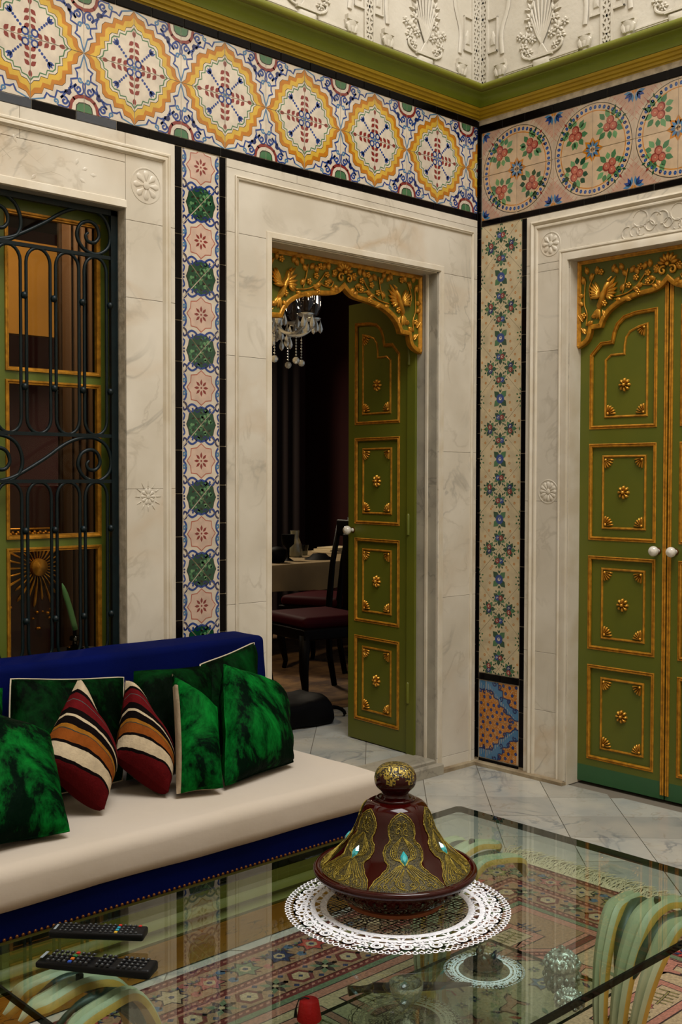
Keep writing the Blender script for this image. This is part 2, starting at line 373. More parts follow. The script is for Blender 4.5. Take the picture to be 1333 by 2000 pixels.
# floor tiles, square .258 laid at 45 degrees
def clip_poly(q, x0, x1, y0, y1):
    for ax, v, s in ((0, x0, 1), (0, x1, -1), (1, y0, 1), (1, y1, -1)):
        k = []
        for j in range(len(q)):
            p, r = q[j], q[(j+1) % len(q)]; dp = (p[ax]-v)*s; dr = (r[ax]-v)*s
            if dp >= 0: k.append(p)
            if dp*dr < 0: u = dp/(dp-dr); k.append((p[0]+(r[0]-p[0])*u, p[1]+(r[1]-p[1])*u))
        q = k
        if len(q) < 3: return []
    return q
H = .1825
def floor_tiles(parent, x0, x1, y0, y1, z, skip=None, mat=None):
    full = None; g = .0016*1.4
    def dm(h): return [(h, 0), (0, h), (-h, 0), (0, -h)]
    for i in range(-40, 41):
        for j in range(-40, 41):
            if (i+j) % 2: continue
            cx, cy = -.39+H+i*H, -.39+j*H
            if cx < x0-H or cx > x1+H or cy < y0-H or cy > y1+H: continue
            if skip and skip(cx, cy): continue
            pts = [(cx+a, cy+b) for a, b in dm(H-g)]; q = clip_poly(pts, x0, x1, y0, y1)
            if len(q) < 3 or abs(area2(q)) < .004: continue
            zz = z+random.uniform(-.0008, .0008)
            if len(q) == 4 and abs(area2(q)-area2(pts)) < 1e-6:
                if full is None: full = MB().prism(dm(H-g), -.004, 0).mesh('marble_tile', mat or M_floor)
                o = put('marble_tile', full, parent, T(cx, cy, zz)@RZ(random.choice((0, pi/2, pi))))
            else:
                MB().prism([(a-cx, b-cy) for a, b in q], -.004, 0).build('marble_tile', mat or M_floor, parent, T(cx, cy, zz))
floor_tiles(floor, -4.0, .012, -3.6, .012, 0, skip=lambda x, y: (-3.7 < x < -1.2 and y < -1.2) or (y > -.6 and x < -1.7) or x < -3.4)
# ---- doorway threshold and inner floor
mb = MB(); mb.box(-4.6, 3.6, .16, 5.3, -.1, .056)
floor_in = structure(mb.build('floor_2', M_floorgrout), 'dim marble tiled floor of the dining room through the doorway', 'floor')
floor_tiles(floor_in, -1.3, 1.4, .165, 2.2, .06)
mb = MB(); mb.bbox(DX0, DX1, .0, .165, 0, .064, .006); mb.bbox(DX0-.02, DX1+.02, -.03, .0, 0, .05, .008)
structure(mb.build('trim_1', M_grey), 'worn marble threshold step under the open doorway', 'step')
# dining room shell
for nm, b, lb in (('wall_far', (-4.6, 3.6, 5.2, 5.3, 0, 3.4), 'dark oxblood far wall of the dining room'), ('wall_end', (3.5, 3.6, .16, 5.2, 0, 3.4), 'dark oxblood end wall of the dining room by the table'),
                  ('wall_salon', (-4.7, -4.6, .16, 5.2, 0, 3.4), 'dark oxblood wall of the room behind the window')):
    structure(MB().box(*b).build(nm, M_redwall), lb, 'wall')
structure(MB().box(-4.7, 3.6, .16, 5.3, 3.4, 3.5).build('ceiling_2', mk('dark ceiling', '#2a1a10', .8)), 'dark timber ceiling of the dining room', 'ceiling')
M_ochre = mk('ochre wall', '#86601c', .8, col2='#6e4d14', sc=2.5, mixamt=.7)
structure(MB().box(-2.1, -.84, 2.40, 2.46, 2.14, 2.66).build('wall_niche', M_ochre), 'ochre painted wall panel seen through the window bars', 'wall')

# ================================================================ TILES
# --- left frieze tile: quarter of a medallion (centre at 0,0)
def left_frieze_art():
    A = Art()
    Q = [(0, 1), (.08, .90), (.21, .87), (.25, .765), (.41, .775), (.44, .66), (.585, .65)]
    Q = Q+[(b, a) for a, b in Q[::-1]]
    def star(s, c, l): A.fill([(0, 0)]+[(x*s, y*s) for x, y in Q[::-1]], c, l)
    star(1.0, 'dark', 1); star(.99, 'orange', 2); star(.89, 'yellow', 3); star(.775, 'dark', 4); star(.762, 'cream', 5)
    A.stroke([(x*.70, y*.70) for x, y in Q], .024, 'green', 6)
    B = [(.02, 1.0), (.13, .965), (.25, .93), (.30, .83), (.36, .87), (.45, .87), (.49, .745), (.56, .76), (.64, .73)]
    L = 4
    for m in (0, 1):
        f = (lambda x, y: (x, y)) if m == 0 else (lambda x, y: (y, x))
        h = 1 if m == 0 else -1
        A.stroke([f(*p) for p in B[:3]], .024, 'sky', L); A.stroke([f(*p) for p in B[2:]], .034, 'blue', L)
        x, y = f(.625, .885); A.curl(x, y, .078, 3.6 if m == 0 else pi/2-3.6, 1.3, .036, 'blue', L, h)
        x, y = f(.465, .925); A.curl(x, y, .05, 1.2 if m == 0 else pi/2-1.2, 1.1, .03, 'sky', L, -h)
        A.stroke([f(*p) for p in spline([(.67, .70), (.60, .80), (.555, .85)], 3)], .042, 'blue', L)
        A.stroke([f(*p) for p in spline([(.70, .86), (.715, .93), (.66, .985), (.56, .975), (.50, .985)], 3)], .026, 'blue', L)
        A.stroke([f(*p) for p in [(1, .73), (.875, .755), (.79, .81)]], .06, 'red', L)
        for u in (.19, .31, .43): A.leaf(*f(u+.03, .012), (2.3 if m == 0 else pi/2-2.3), .13, .08, 'red', 7)
        A.leaf(*f(.53, .005), (.15 if m == 0 else pi/2-.15), .12, .045, 'red', 7)
    A.fill([(.66, .74), (.72, .76), (.77, .72), (.76, .66), (.70, .62), (.68, .68)], 'navy', L)
    A.fill([(1, .84), (.90, .855), (.855, .90), (.84, 1), (1, 1)], 'green', L); A.stroke([(1, .84), (.90, .855), (.855, .90), (.84, 1)], .018, 'dark', L+1)
    for i in range(7): A.dot(.88+.03*(i % 4), .90+.04*(i//4), .014, 'ltgreen' if 0 else 'sky', L+2, 5) if 0 else None
    A.ring(.085, .085, .06, .034, 'blue', 7, 8); A.dot(.085, .085, .022, 'cream', 8, 6); A.dot(.02, .02, .022, 'sky', 7)
    for u in (.17, .215, .26, .30): A.dot(u, u, .027, 'blue', 7, 6)
    for da in (-.5, 0, .5): A.leaf(.32, .32, pi/4+da, .13, .06, 'blue', 7)
    return A
SQ = [(0, 0), (1, 0), (1, 1), (0, 1)]
KL = ['orange', 'yellow', 'dark', 'cream', 'green', 'blue', 'navy', 'red', 'sky']
G_cream = glaze('cream')
tL = .1969; zL = 2.7631
meL = tile_mesh('tile', SQ, left_frieze_art(), KL, G_cream, tL)
artL = left_frieze_art()
X0 = -.0936
# columns: meeting points at X0 - 2k*tL, centres at X0-(2k+1)*tL
for k in range(-1, 20):
    # column spans [X0-(k+1)*tL, X0-k*tL]
    xr = X0-k*tL; xl = xr-tL
    if xl < -4.1: continue
    cright = (k % 2 == 0)   # medallion centre lies at this column's left edge when k even
    for row in (0, 1):
        cx = xl if cright else xr
        rot = {(True, 1): 0, (False, 1): pi/2, (False, 0): pi, (True, 0): -pi/2}[(cright, row)]
        if k == -1:   # cut piece against the corner
            wv = (-.012-xl)/tL
            poly = [(0, 0), (1, 0), (1, 1), (0, 1)]
            # local frame: centre at right edge (medallion beyond the corner): rotate art
            R = Art().add(artL, lambda p: ((1-p[1], p[0]) if row else (1-p[0], -p[1]+1)))
            R = Art().add(artL, lambda p: ((1-p[1], p[0]) if row else (1-p[0], 1-p[1])))
            me = tile_mesh('tile', [(0, 0), (wv, 0), (wv, 1), (0, 1)], R, KL, G_cream, tL)
            put('tile', me, wall_left, ML@T(xl, zL if row else zL-tL, 0)); continue
        put('tile', meL, wall_left, ML@T(cx, zL, random.uniform(0, .0012))@RZ(rot))
# --- right frieze tile: quarter of a fruit roundel
def right_frieze_art(seed):
    r = random.Random(seed); A = Art()
    A.fill(SQ, 'pink', 1)
    for i in range(34): A.stroke([(.45+i*.02, 1), (1, .45+i*.02)], .0045, 'rose', 1.5)
    A.fill([(0, 0)]+[(.965*cos(a), .965*sin(a)) for a in [i*pi/2/16 for i in range(17)]], 'dark', 2)
    A.fill([(0, 0)]+[(.95*cos(a), .95*sin(a)) for a in [i*pi/2/16 for i in range(17)]], 'sand', 3)
    A.ring(0, 0, .80, .02, 'orange', 4, 16, 0, pi/2)
    for i in range(12): a = (i+.5)*pi/2/12; A.dot(.875*cos(a), .875*sin(a), .044, 'blue', 4, 7, .036, a); A.dot(.875*cos(a), .875*sin(a), .016, 'sky', 5, 5)
    for i in range(9):
        a = pi/4+(i-4)*.10; A.stroke([(1.0*cos(a), 1.0*sin(a)), (1.12*cos(a*.9+.07), 1.12*sin(a*.9+.07))], .008, 'rose', 2)
    for da in (-.9, -.35, .35, .9): A.leaf(.94, .94, pi*1.25+da, .19, .075, 'sky' if abs(da) > .5 else 'blue', 4)
    A.fill([(1, .93), (.95, .95), (.93, 1), (1, 1)], 'orange', 4)
    # centre star
    for a in (0, pi/4, pi/2): A.leaf(0, 0, a, .27, .15, 'orange', 4)
    for a in (0, pi/4, pi/2): A.leaf(.03*cos(a), .03*sin(a), a, .17, .07, 'sky', 5); A.dot(.06*cos(a), .06*sin(a), .025, 'sand', 6, 5)
    # fruit sprig
    cx, cy = .42+r.uniform(-.02, .02), .42+r.uniform(-.02, .02); g = 'deep' if seed % 4 == 3 else 'green'
    for i in range(11):
        a = 2*pi*i/11+r.uniform(-.2, .2); d = r.uniform(.13, .19)
        A.leaf(cx+d*cos(a), cy+d*sin(a), a+r.uniform(-.3, .3), r.uniform(.15, .22), .12, g if i % 3 else 'ltgreen', 4)
    for i in range(5): a = pi/4+(i-2)*.45; A.leaf(cx+.30*cos(a), cy+.30*sin(a), a, .11, .05, 'deep' if i % 2 else 'red', 4)
    for i in range(3):
        a = 2*pi*i/3+pi/2+seed*.5; x, y = cx+.09*cos(a), cy+.09*sin(a)
        A.dot(x, y, .095, 'red', 6+2*(i > 0)*0+i, 12); A.dot(x-.01, y+.01, .074, 'rose', 9+i, 10); A.dot(x-.015, y, .016, 'sand', 13, 6)
    return A
KR = ['pink', 'dark', 'sand', 'orange', 'blue', 'sky', 'rose', 'deep', 'green', 'ltgreen', 'red']
G_sand = glaze('sand')
meR = [tile_mesh('tile', SQ, right_frieze_art(s), KR, G_sand, .2, gap=.0015) for s in range(4)]
U0 = .0228; zR = 2.7304
for k in range(0, 13):
    ul = U0+k*.2; left = (k % 2 == 0)    # centre at the right edge of even columns
    for row in (0, 1):
        cx = ul+.2 if left else ul
        rot = {(False, 1): 0, (True, 1): pi/2, (True, 0): pi, (False, 0): -pi/2}[(left, row)]
        put('tile', meR[(k*3+row*2+k//2) % 4], wall_right, MR@T(cx, zR, random.uniform(0, .0012))@RZ(rot))
# --- black border tiles
BL = {}
def blk(wall, M, u0, u1, v0, v1, horiz=True, step=.15):
    """a run of black border tiles"""
    a0, a1 = (u0, u1) if horiz else (v0, v1); a = a0; rr = random.Random(int(u0*1000+v0*77))
    n = max(1, round((a1-a0)/step)); cuts = [a0+(a1-a0)*i/n+(rr.uniform(-.012, .012) if 0 < i < n else 0) for i in range(n+1)]
    for i in range(n):
        p, q = cuts[i]+.0015, cuts[i+1]-.0015; ln = round(q-p, 3); wd = (v1-v0 if horiz else u1-u0)-.003
        mb = MB()
        if horiz: mb.bbox(-ln/2, ln/2, -wd/2, wd/2, -.003, .005, .0015); c = ((p+q)/2, (v0+v1)/2)
        else: mb.bbox(-wd/2, wd/2, -ln/2, ln/2, -.003, .005, .0015); c = ((u0+u1)/2, (p+q)/2)
        mt = M_navytile if rr.random() < .008 else M_black
        mb.build('black_tile', mt, wall, M@T(c[0], c[1], rr.uniform(0, .0012))@RZ(rr.uniform(-.004, .004)))
blk(wall_left, ML, -4.03, -.012, 2.534, zL-tL, True, .148); blk(wall_left, ML, -4.03, -.012, zL+tL, 2.994, True, .15)
blk(wall_left, ML, -1.700, -1.667, .5, 2.533, False, .152); blk(wall_left, ML, -1.498, -1.469, .5, 2.533, False, .135); blk(wall_left, ML, -1.665, -1.500, 2.533, 2.5335+.0, True, .2) if False else None
blk(wall_left, ML, -.014, -.001, .03, 2.99, False, .17)
blk(wall_right, MR, .0, .020, .03, 2.96, False, .13)
blk(wall_right, MR, .0215, 2.62, zR-.2-.028, zR-.2, True, .115); blk(wall_right, MR, .0, 2.62, zR+.2, 2.97, True, .14)
blk(wall_right, MR, .256, .284, .03, zR-.2-.03, False, .13)
blk(wall_right, MR, .0215, .255, .40, .434, True, .12); blk(wall_right, MR, .0215, .255, .0, .034, True, .12)
# --- left strip
def strip_left_art():
    A = Art(); 
    for cy in (-2, 0, 2):
        st = [((.47 if i % 2 == 0 else .40)*cos(pi/8*i+pi/2), cy+(.47 if i % 2 == 0 else .40)*sin(pi/8*i+pi/2)) for i in range(16)]
        st = [(.49*cos(a), cy+.49*sin(a)) if i % 2 == 0 else (.40*cos(a), cy+.40*sin(a)) for i, a in enumerate([pi/8*k for k in range(16)])]
        A.fill(st, 'rose', 2); A.fill([(x*.93, cy+(y-cy)*.93) for x, y in st], 'blush', 3)
        for k in range(8): a = k*pi/4; A.leaf(.07*cos(a), cy+.07*sin(a), a, .17, .075, 'red', 4)
        A.dot(0, cy, .03, 'red', 4)
    for cy in (-1, 1):
        cr = [((.50 if k % 2 == 0 else .46)*cos(pi/10*k), cy+(.50 if k % 2 == 0 else .46)*sin(pi/10*k)) for k in range(20)]
        A.fill(cr, 'dark', 2); A.fill([(x*.96, cy+(y-cy)*.96) for x, y in cr], 'deep', 3)
        rr = random.Random(cy)
        for k in range(26): a = rr.uniform(0, 2*pi); d = rr.uniform(.05, .40); A.dot(d*cos(a), cy+d*sin(a), rr.uniform(.03, .07), 'green' if k % 2 else 'ltgreen', 4, 6)
        for k in range(12): a = 2*pi*k/12; d = .18+.14*(k % 2); A.dot(d*cos(a), cy+d*sin(a), .05, 'dark', 5, 6, .028, a+1)
    for cy in (-2, 0, 2):
        for sx in (-1, 1):
            for sy in (-1, 1):
                f = lambda x, y: (sx*x, cy+sy*y)
                A.stroke([f(*p) for p in spline([(0, .52), (.12, .56), (.2, .5), (.32, .46), (.44, .54), (.40, .66), (.28, .64), (.30, .56)], 3)], .058, 'blue', 4)
                A.stroke([f(*p) for p in spline([(.05, .62), (.15, .67), (.20, .60), (.14, .56)], 3)], .046, 'navy', 4)
                A.stroke([f(*p) for p in spline([(.62, 0), (.54, .06), (.50, .16), (.52, .28), (.58, .36)], 3)], .058, 'blue', 4)
                A.curl(f(.56, 0)[0], f(.56, .17)[1], .07, 0, 1.2, .042, 'sky', 5)
                A.stroke([f(*p) for p in spline([(.62, .40), (.52, .44), (.48, .56), (.56, .62), (.60, .54)], 3)], .052, 'navy', 4)
                A.stroke([f(*p) for p in spline([(.62, .70), (.55, .75), (.58, .86), (.62, .9)], 3)], .05, 'blue', 4)
                A.dot(*f(.57, .96), .03, 'navy', 4)
    return A
KS = ['rose', 'blush', 'red', 'dark', 'deep', 'green', 'ltgreen', 'blue', 'navy', 'sky']
hL = .1342; wL = .0825/hL
A = strip_left_art(); eps = .004
hexa = [(0, -1), (wL, -(1-wL)), (wL, 1-wL), (0, 1), (-wL, 1-wL), (-wL, -(1-wL))]
meH = tile_mesh('tile', hexa, A, KS, G_cream, hL, gap=.0017)
triR = [(0, 1), (wL, 1-wL), (wL, 1+wL)]; triL = [(0, 1), (-wL, 1+wL), (-wL, 1-wL)]
meTR = tile_mesh('tile', triR, A, KS, G_cream, hL); meTL = tile_mesh('tile', triL, A, KS, G_cream, hL, gap=.0017)
cz = [2.2075-i*2*hL for i in range(-1, 8)]
XS = -1.5825
for z in cz:
    if z+hL > 2.53:
        pol = clip_poly(hexa, -2, 2, -2, (2.531-z)/hL); put('tile', tile_mesh('tile', pol, A, KS, G_cream, hL), wall_left, ML@T(XS, z, 0))
    else: put('tile', meH, wall_left, ML@T(XS, z, random.uniform(0, .001)))
    if z+hL*(1+wL) < 2.55:
        put('tile', meTR, wall_left, ML@T(XS, z, random.uniform(0, .001))); put('tile', meTL, wall_left, ML@T(XS, z, random.uniform(0, .001)))
# --- right strip
def strip_right_art():
    A = Art()
    def cluster(x, y, a, c1='blue', c2='red', l=3):
        for k in range(6): b = a+2*pi*k/6+.5; A.leaf(x+.05*cos(b), y+.05*sin(b), b, .22, .15, 'deep' if k % 2 else 'green', l)
        for k in range(6): b = a+2*pi*k/6; A.leaf(x+.20*cos(b), y+.20*sin(b), b, .10, .06, 'deep', l)
        dx, dy = .07*cos(a), .07*sin(a)
        A.dot(x+dx, y+dy, .095, c1, l+1, 9); A.dot(x-dx, y-dy, .095, c2, l+2, 9); A.ring(x+dx, y+dy, .03, .02, 'cream', l+3, 7, 0, 4.5); A.ring(x-dx, y-dy, .03, .02, 'cream', l+3, 7, 1, 5.5)
    for cy in (-2, 0, 2):
        for k in range(4): a = pi/4+k*pi/2; A.leaf(.05*cos(a), cy+.05*sin(a), a, .31, .22, 'deep' if k % 2 else 'green', 3)
        A.dot(0, cy, .16, 'blue', 4, 11); A.dot(0, cy, .06, 'cream', 5, 8); A.dot(.01, cy+.02, .03, 'blue', 6, 6)
        for s in (-1, 1):
            for k in (-.4, .4): A.leaf(0, cy+s*.2, s*pi/2+k, .13, .05, 'deep', 3)
            cluster(0, cy+s*.62, 0 if s > 0 else pi)
            A.stroke([(0, cy+s*.34), (.01, cy+s*.45)], .012, 'orange', 3)
            # side sprig
            for k in range(9):
                b = (0 if s < 0 else pi)+(k-4)*.38; d = .10+.1*(k % 2); A.leaf(s*.93+d*cos(b), cy+d*1.3*sin(b), b, .09, .055, 'green' if k % 2 else 'deep', 3)
            A.dot(s*.9, cy, .05, 'red', 4, 7, .07)
            for (ux, uy) in ((.38, .10), (.40, -.14), (.36, .34), (.45, -.38), (.62, .55), (.60, -.58), (.30, .42)): A.ring(s*ux, cy+uy, .032, .022, 'orange', 3, 8)
    for cy in (-1, 1, 3, -3):
        for s in (-1, 1):
            cluster(s*.42, cy, pi/2*s, 'navy')
            A.stroke([(s*.6, cy), (s*.8, cy+.01)], .012, 'orange', 3); A.leaf(s*.8, cy-.08, pi/2, .14, .05, 'green', 3)
            for q in (-1, 1): A.ring(s*.78, cy+q*.24, .032, .022, 'orange', 3, 8)
            A.leaf(s*.16, cy+.02, s*.5, .08, .04, 'ltgreen', 3)
    return A
KT = ['deep', 'green', 'blue', 'red', 'cream', 'orange', 'ltgreen', 'navy']
G_tan = glaze('tan')
hR = .1382; wR = .1172/hR; A = strip_right_art(); US = .1370
hexa = [(0, -1), (wR, -(1-wR)), (wR, 1-wR), (0, 1), (-wR, 1-wR), (-wR, -(1-wR))]
meH = tile_mesh('tile', hexa, A, KT, G_tan, hR, gap=.0008)
triR = [(0, 1), (wR, 1-wR), (wR, 1+wR)]; triL = [(0, 1), (-wR, 1+wR), (-wR, 1-wR)]
meTR = tile_mesh('tile', triR, A, KT, G_tan, hR, gap=.0008); meTL = tile_mesh('tile', triL, A, KT, G_tan, hR, gap=.0008)
zx = 2.3965   # topmost crossing
zt, zb = zR-.2-.029, .435
for i in range(-1, 8):
    z = zx-hR-i*2*hR
    for poly, me in ((hexa, meH), (triR, meTR), (triL, meTL)):
        ys = [p[1]*hR+z for p in poly]
        if min(ys) > zt-.01 or max(ys) < zb+.01: continue
        if max(ys) > zt or min(ys) < zb:
            pol = clip_poly(poly, -2, 2, (zb-z)/hR, (zt-z)/hR)
            if len(pol) > 2 and abs(area2(pol)) > .05: put('tile', tile_mesh('tile', pol, A, KT, G_tan, hR, gap=.0008), wall_right, MR@T(US, z, 0))
        else: put('tile', me, wall_right, MR@T(US, z, random.uniform(0, .001)))
# --- bottom panel of blue and orange tiles
def panel_art(s):
    r = random.Random(s); A = Art(); A.fill(SQ, 'orange', 1)
    for i in range(420): A.dot(r.random(), r.random(), .013, 'sand' if i % 3 else 'red', 2, 4)
    for i in range(30):
        x, y = (i % 5+.5*(i//5 % 2)+.3)*.2+r.uniform(-.03, .03), (i//5+.5)/6+r.uniform(-.03, .03); A.dot(x, y, .046, 'navy', 3, 8); A.dot(x, y, .03, 'blue', 4, 6)
    B = spline([(-.1, .98), (.2, 1.1), (.40, .98), (.42, .82), (.55, .80), (.56, .64), (.74, .60), (.78, .44), (1.1, .36), (1.1, .14), (.92, .12), (.80, .22), (.66, .24), (.60, .38), (.46, .42), (.42, .56), (.28, .60), (.24, .74), (0, .78)], 3, True)
    if s % 2: B = [(x, 1-y) for x, y in B]
    A.fill(B, 'sky', 5); A.stroke(B, .03, 'navy', 7, closed=True)
    f = (lambda y: 1-y) if s % 2 else (lambda y: y)
    for i in range(16): t = .02+i*.062; A.stroke([(t, f(1.0-t*.9)), (t+.02, f(.72-t*.62))], .008, 'tan', 6)
    for (x, y) in ((.3, .95), (.2, .72), (.5, .6), (.45, .9), (.75, .55), (.62, .3), (.95, .35), (.8, .08)): A.curl(x, f(y), .07, x*9, 1.1, .034, 'navy', 8)
    return A
KP = ['orange', 'sand', 'red', 'navy', 'sky', 'tan', 'blue']
for row in (0, 1):
    v0 = .036+row*.1815
    for (a, b, s) in ((.0225, .062, 0), (.062, .255, 1)):
        aa = panel_art(row+s*2+1); wv = (b-a)/.1815
        me = tile_mesh('tile', [(0, 0), (wv, 0), (wv, 1), (0, 1)], aa, KP, G_sand, .1815); put('tile', me, wall_right, MR@T(a, v0, 0))

# ================================================================ MARBLE SURROUNDS
def blocks(parent, M, rects, z0=-.02, z1=.008, mat=None):
    for (u0, u1, v0, v1) in rects:
        g = .0006; MB().bbox(-(u1-u0)/2+g, (u1-u0)/2-g, -(v1-v0)/2+g, (v1-v0)/2-g, z0, z1, .0009).build('marble_block', mat or M_marble, parent, M@T((u0+u1)/2, (v0+v1)/2, 0))
ogee = [(0, 0), (0, .006), (.004, .010), (.010, .010), (.013, .006), (.018, .012), (.026, .012), (.030, .004), (.032, 0)]
def moulding(parent, M, path, prof, z, name='moulding', mat=None, closed=False):
    return MB().sweep(path, [(o, h+z) for o, h in prof], closed).build(name, mat or M_marblem, parent, M, True, 30)
def rosette_mb(r, n=8, h=.012, rim=False):
    mb = MB()
    for k in range(n):
        a = 2*pi*k/n; P = [(r*.18*cos(a), r*.18*sin(a))]
        for d, s in ((.5, .24), (.8, .30), (1.0, .12), (1.0, -.12), (.8, -.30), (.5, -.24)): P.append((r*d*cos(a+s), r*d*sin(a+s)))
        mb.puff(P, 0, h)
    mb.lathe([(r*.26, 0), (r*.24, h*1.1), (r*.15, h*1.5), (.0005, h*1.6)], 10)
    if rim: mb.lathe([(r*1.12, 0), (r*1.12, h*.5), (r*1.2, h*.5), (r*1.22, 0)], 24)
    return mb
FZ = .008
# window surround
s1 = root('trim_2', 'carved white marble surround of the barred window', 'window surround', (-1.8, 0, 0), 'structure')
blocks(s1, ML, [(WX1, -1.7, .5, 1.30), (WX1, -1.7, 1.30, 1.967), (WX1, -1.7, 1.967, 2.235), (WX1, -1.7, 2.235, 2.533), (-2.95, WX1, WZ1, 2.43), (-2.68, WX1, 2.43, 2.533), (-2.255, WX1, 2.4321, 2.533)][:5]+[(-2.30, WX1, 2.4301, 2.533), (-2.95, -2.30, 2.4301, 2.533), (-2.95, WX0, .5, WZ1), (-4.03, -2.952, .5, 1.5), (-4.03, -2.952, 1.5, 2.533)])
moulding(s1, ML, [(-2.95, 2.492), (-1.722, 2.492), (-1.722, .5)], [(-o, h) for o, h in ogee], FZ)
moulding(s1, ML, [(-2.95, 2.463), (-1.742, 2.463), (-1.742, .5)], [(0, 0), (0, .003), (-.004, .003), (-.004, 0)], FZ, 'fillet')
moulding(s1, ML, [(-2.95, WZ1+.03), (WX1+.0, WZ1+.03)], [(0, 0), (-.004, .006), (-.028, .008), (-.030, 0)], FZ, 'fillet')
MB().box(-.115, 0, 0, WZ1-WZ0, -.02, 0).build('reveal', M_grey, s1, Matrix(((0, 0, -1, WX1+.0005), (-1, 0, 0, 0.0), (0, 1, 0, WZ0), (0, 0, 0, 1)))@T(0, 0, .0))
MB().box(WX0, WX1, -.0, .13, WZ1-.001, WZ1+.01).build('lintel_soffit', M_grey, s1)
MB().box(WX0, WX1, -.02, .15, WZ0-.05, WZ0+.012).build('window_ledge', M_grey, s1)
rosette_mb(.052, 8, .0026, True).build('carved_rosette', M_marble, s1, ML@T(-1.822, 2.365, FZ), True, 50)
rb = rosette_mb(.030, 10, .002)
for k in range(12): a = 2*pi*k/12; rb.puff([(.034*cos(a-.08), .034*sin(a-.08)), (.056*cos(a), .056*sin(a)), (.034*cos(a+.08), .034*sin(a+.08))], 0, .002)
rb.build('carved_sun', M_marble, s1, ML@T(-1.818, 1.273, FZ), True, 50)
br = MB()   # shallow carved branch on the lintel
def rel(pts, r=.0016, mb=br): mb.tube([(x, y, 0) for x, y in spline(pts, 5)], [r*(1-.6*i/(len(pts)*5)) for i in range((len(pts)-1)*5+1)], 6)
for s in (1, -1):
    f = lambda q: [(-2.345+s*(x+2.345), y) for x, y in q]
    rel(f([(-2.36, 2.36), (-2.30, 2.40), (-2.24, 2.37), (-2.19, 2.345), (-2.14, 2.36), (-2.06, 2.36)])); rel(f([(-2.19, 2.345), (-2.14, 2.335), (-2.10, 2.30)]))
    rel(f([(-2.24, 2.37), (-2.20, 2.41), (-2.205, 2.44)])); rel(f([(-2.19, 2.345), (-2.24, 2.33), (-2.26, 2.36)])); rel(f([(-2.29, 2.345), (-2.32, 2.33), (-2.35, 2.34)]))
    for (x, y, a) in ((-2.08, 2.37, .4), (-2.09, 2.345, -.5), (-2.10, 2.38, 1.2), (-2.05, 2.362, 0), (-2.31, 2.41, 2), (-2.24, 2.33, 4)):
        q = [(x, y), (x+.02*cos(a+.4), y+.02*sin(a+.4)), (x+.034*cos(a), y+.034*sin(a)), (x+.02*cos(a-.4), y+.02*sin(a-.4))]; br.puff(f(q), 0, .0018)
br.build('carved_branch', M_marble, s1, ML@T(0, 0, FZ-.001), True, 50)

# left door surround
s2 = root('trim_3', 'plain cream marble surround of the open doorway', 'door surround', (-.76, 0, 0), 'structure')
blocks(s2, ML, [(-1.468, DX0, .0, .86), (-1.468, DX0, .86, 1.80), (-1.468, DX0, 1.80, DZ), (DX1, -.016, .0, .07), (DX1, -.016, .07, .80), (DX1, -.016, .80, 1.46), (DX1, -.016, 1.46, DZ),
                (-1.468, -.016, DZ, 2.50), (-1.468, -1.12, 2.5, 2.533), (-1.12, -.62, 2.5, 2.533), (-.62, -.016, 2.5, 2.533)])
moulding(s2, ML, [(-1.43, .02), (-1.43, 2.475), (-.045, 2.475), (-.045, .02)], [(0, 0), (0, .006), (-.004, .008), (-.007, .003), (-.010, .008), (-.014, .006), (-.014, 0)], FZ)
moulding(s2, ML, [(DX0-.03, .02), (DX0-.03, DZ+.03), (DX1+.03, DZ+.03), (DX1+.03, .02)], [(-.0, 0), (-.003, .005), (-.024, .007), (-.027, 0)], FZ, 'fillet')
# reveals (faces of the opening)
MB().box(DX1-.006, DX1+.02, .0, .16, .06, DZ).build('jamb', M_grey, s2); MB().box(DX0-.02, DX0+.004, .0, .16, .06, DZ).build('jamb', M_marblem, s2)
MB().box(DX1-.014, DX1-.005, .05, .062, .06, DZ).build('jamb_fillet', M_marblem, s2)
MB().box(DX0, DX1, .0, .16, DZ-.004, DZ+.01).build('lintel_soffit', M_marblem, s2)
# right door surround
s3 = root('trim_4', 'white marble surround with carved rosettes around the green double door', 'door surround', (0, -.95, 0), 'structure')
blocks(s3, MR, [(.285, .512, .0, .31), (.285, .512, .31, .57), (.285, .512, .57, 1.24), (.285, .512, 1.24, 1.90), (.285, .512, 1.90, 2.25), (.285, 1.62, 2.285, 2.50), (.285, .512, 2.25, 2.2849), (1.385, 1.62, 0, 2.285), (1.622, 2.62, 0, 1.2), (1.622, 2.62, 1.2, 2.50)])
moulding(s3, MR, [(.308, .02), (.308, 2.478), (1.60, 2.478), (1.60, .02)], [(-.002, 0), (-.004, .010), (-.012, .014), (-.018, .010), (-.022, .003), (-.030, .010), (-.036, .008), (-.040, 0)], FZ)
moulding(s3, MR, [(.462, .02), (.462, 2.33), (1.43, 2.33), (1.43, .02)], [(0, 0), (-.003, .006), (-.010, .008), (-.014, .003), (-.022, .008), (-.048, .010), (-.050, 0)], FZ, 'fillet')
MB().box(.0, .122, -.516, -.506, .0, RZ1).build('jamb', M_marblem, s3); MB().box(.0, .122, -1.39, -1.381, .0, RZ1).build('jamb', M_marblem, s3)
MB().box(.0, .122, RY1, RY0, RZ1-.004, RZ1+.01).build('lintel_soffit', M_marblem, s3)
rosette_mb(.044, 8, .0034, True).build('carved_rosette', M_marble, s3, MR@T(.415, 2.365, FZ), True, 50)
rosette_mb(.044, 12, .003, True).build('carved_rosette', M_marble, s3, MR@T(.412, 1.283, FZ), True, 50)
gb = MB()
def arc(cx, cy, r, a0, a1, w=.004, n=12): gb.tube([(cx+r*cos(a0+(a1-a0)*i/n), cy+r*sin(a0+(a1-a0)*i/n), 0) for i in range(n+1)], w, 6)
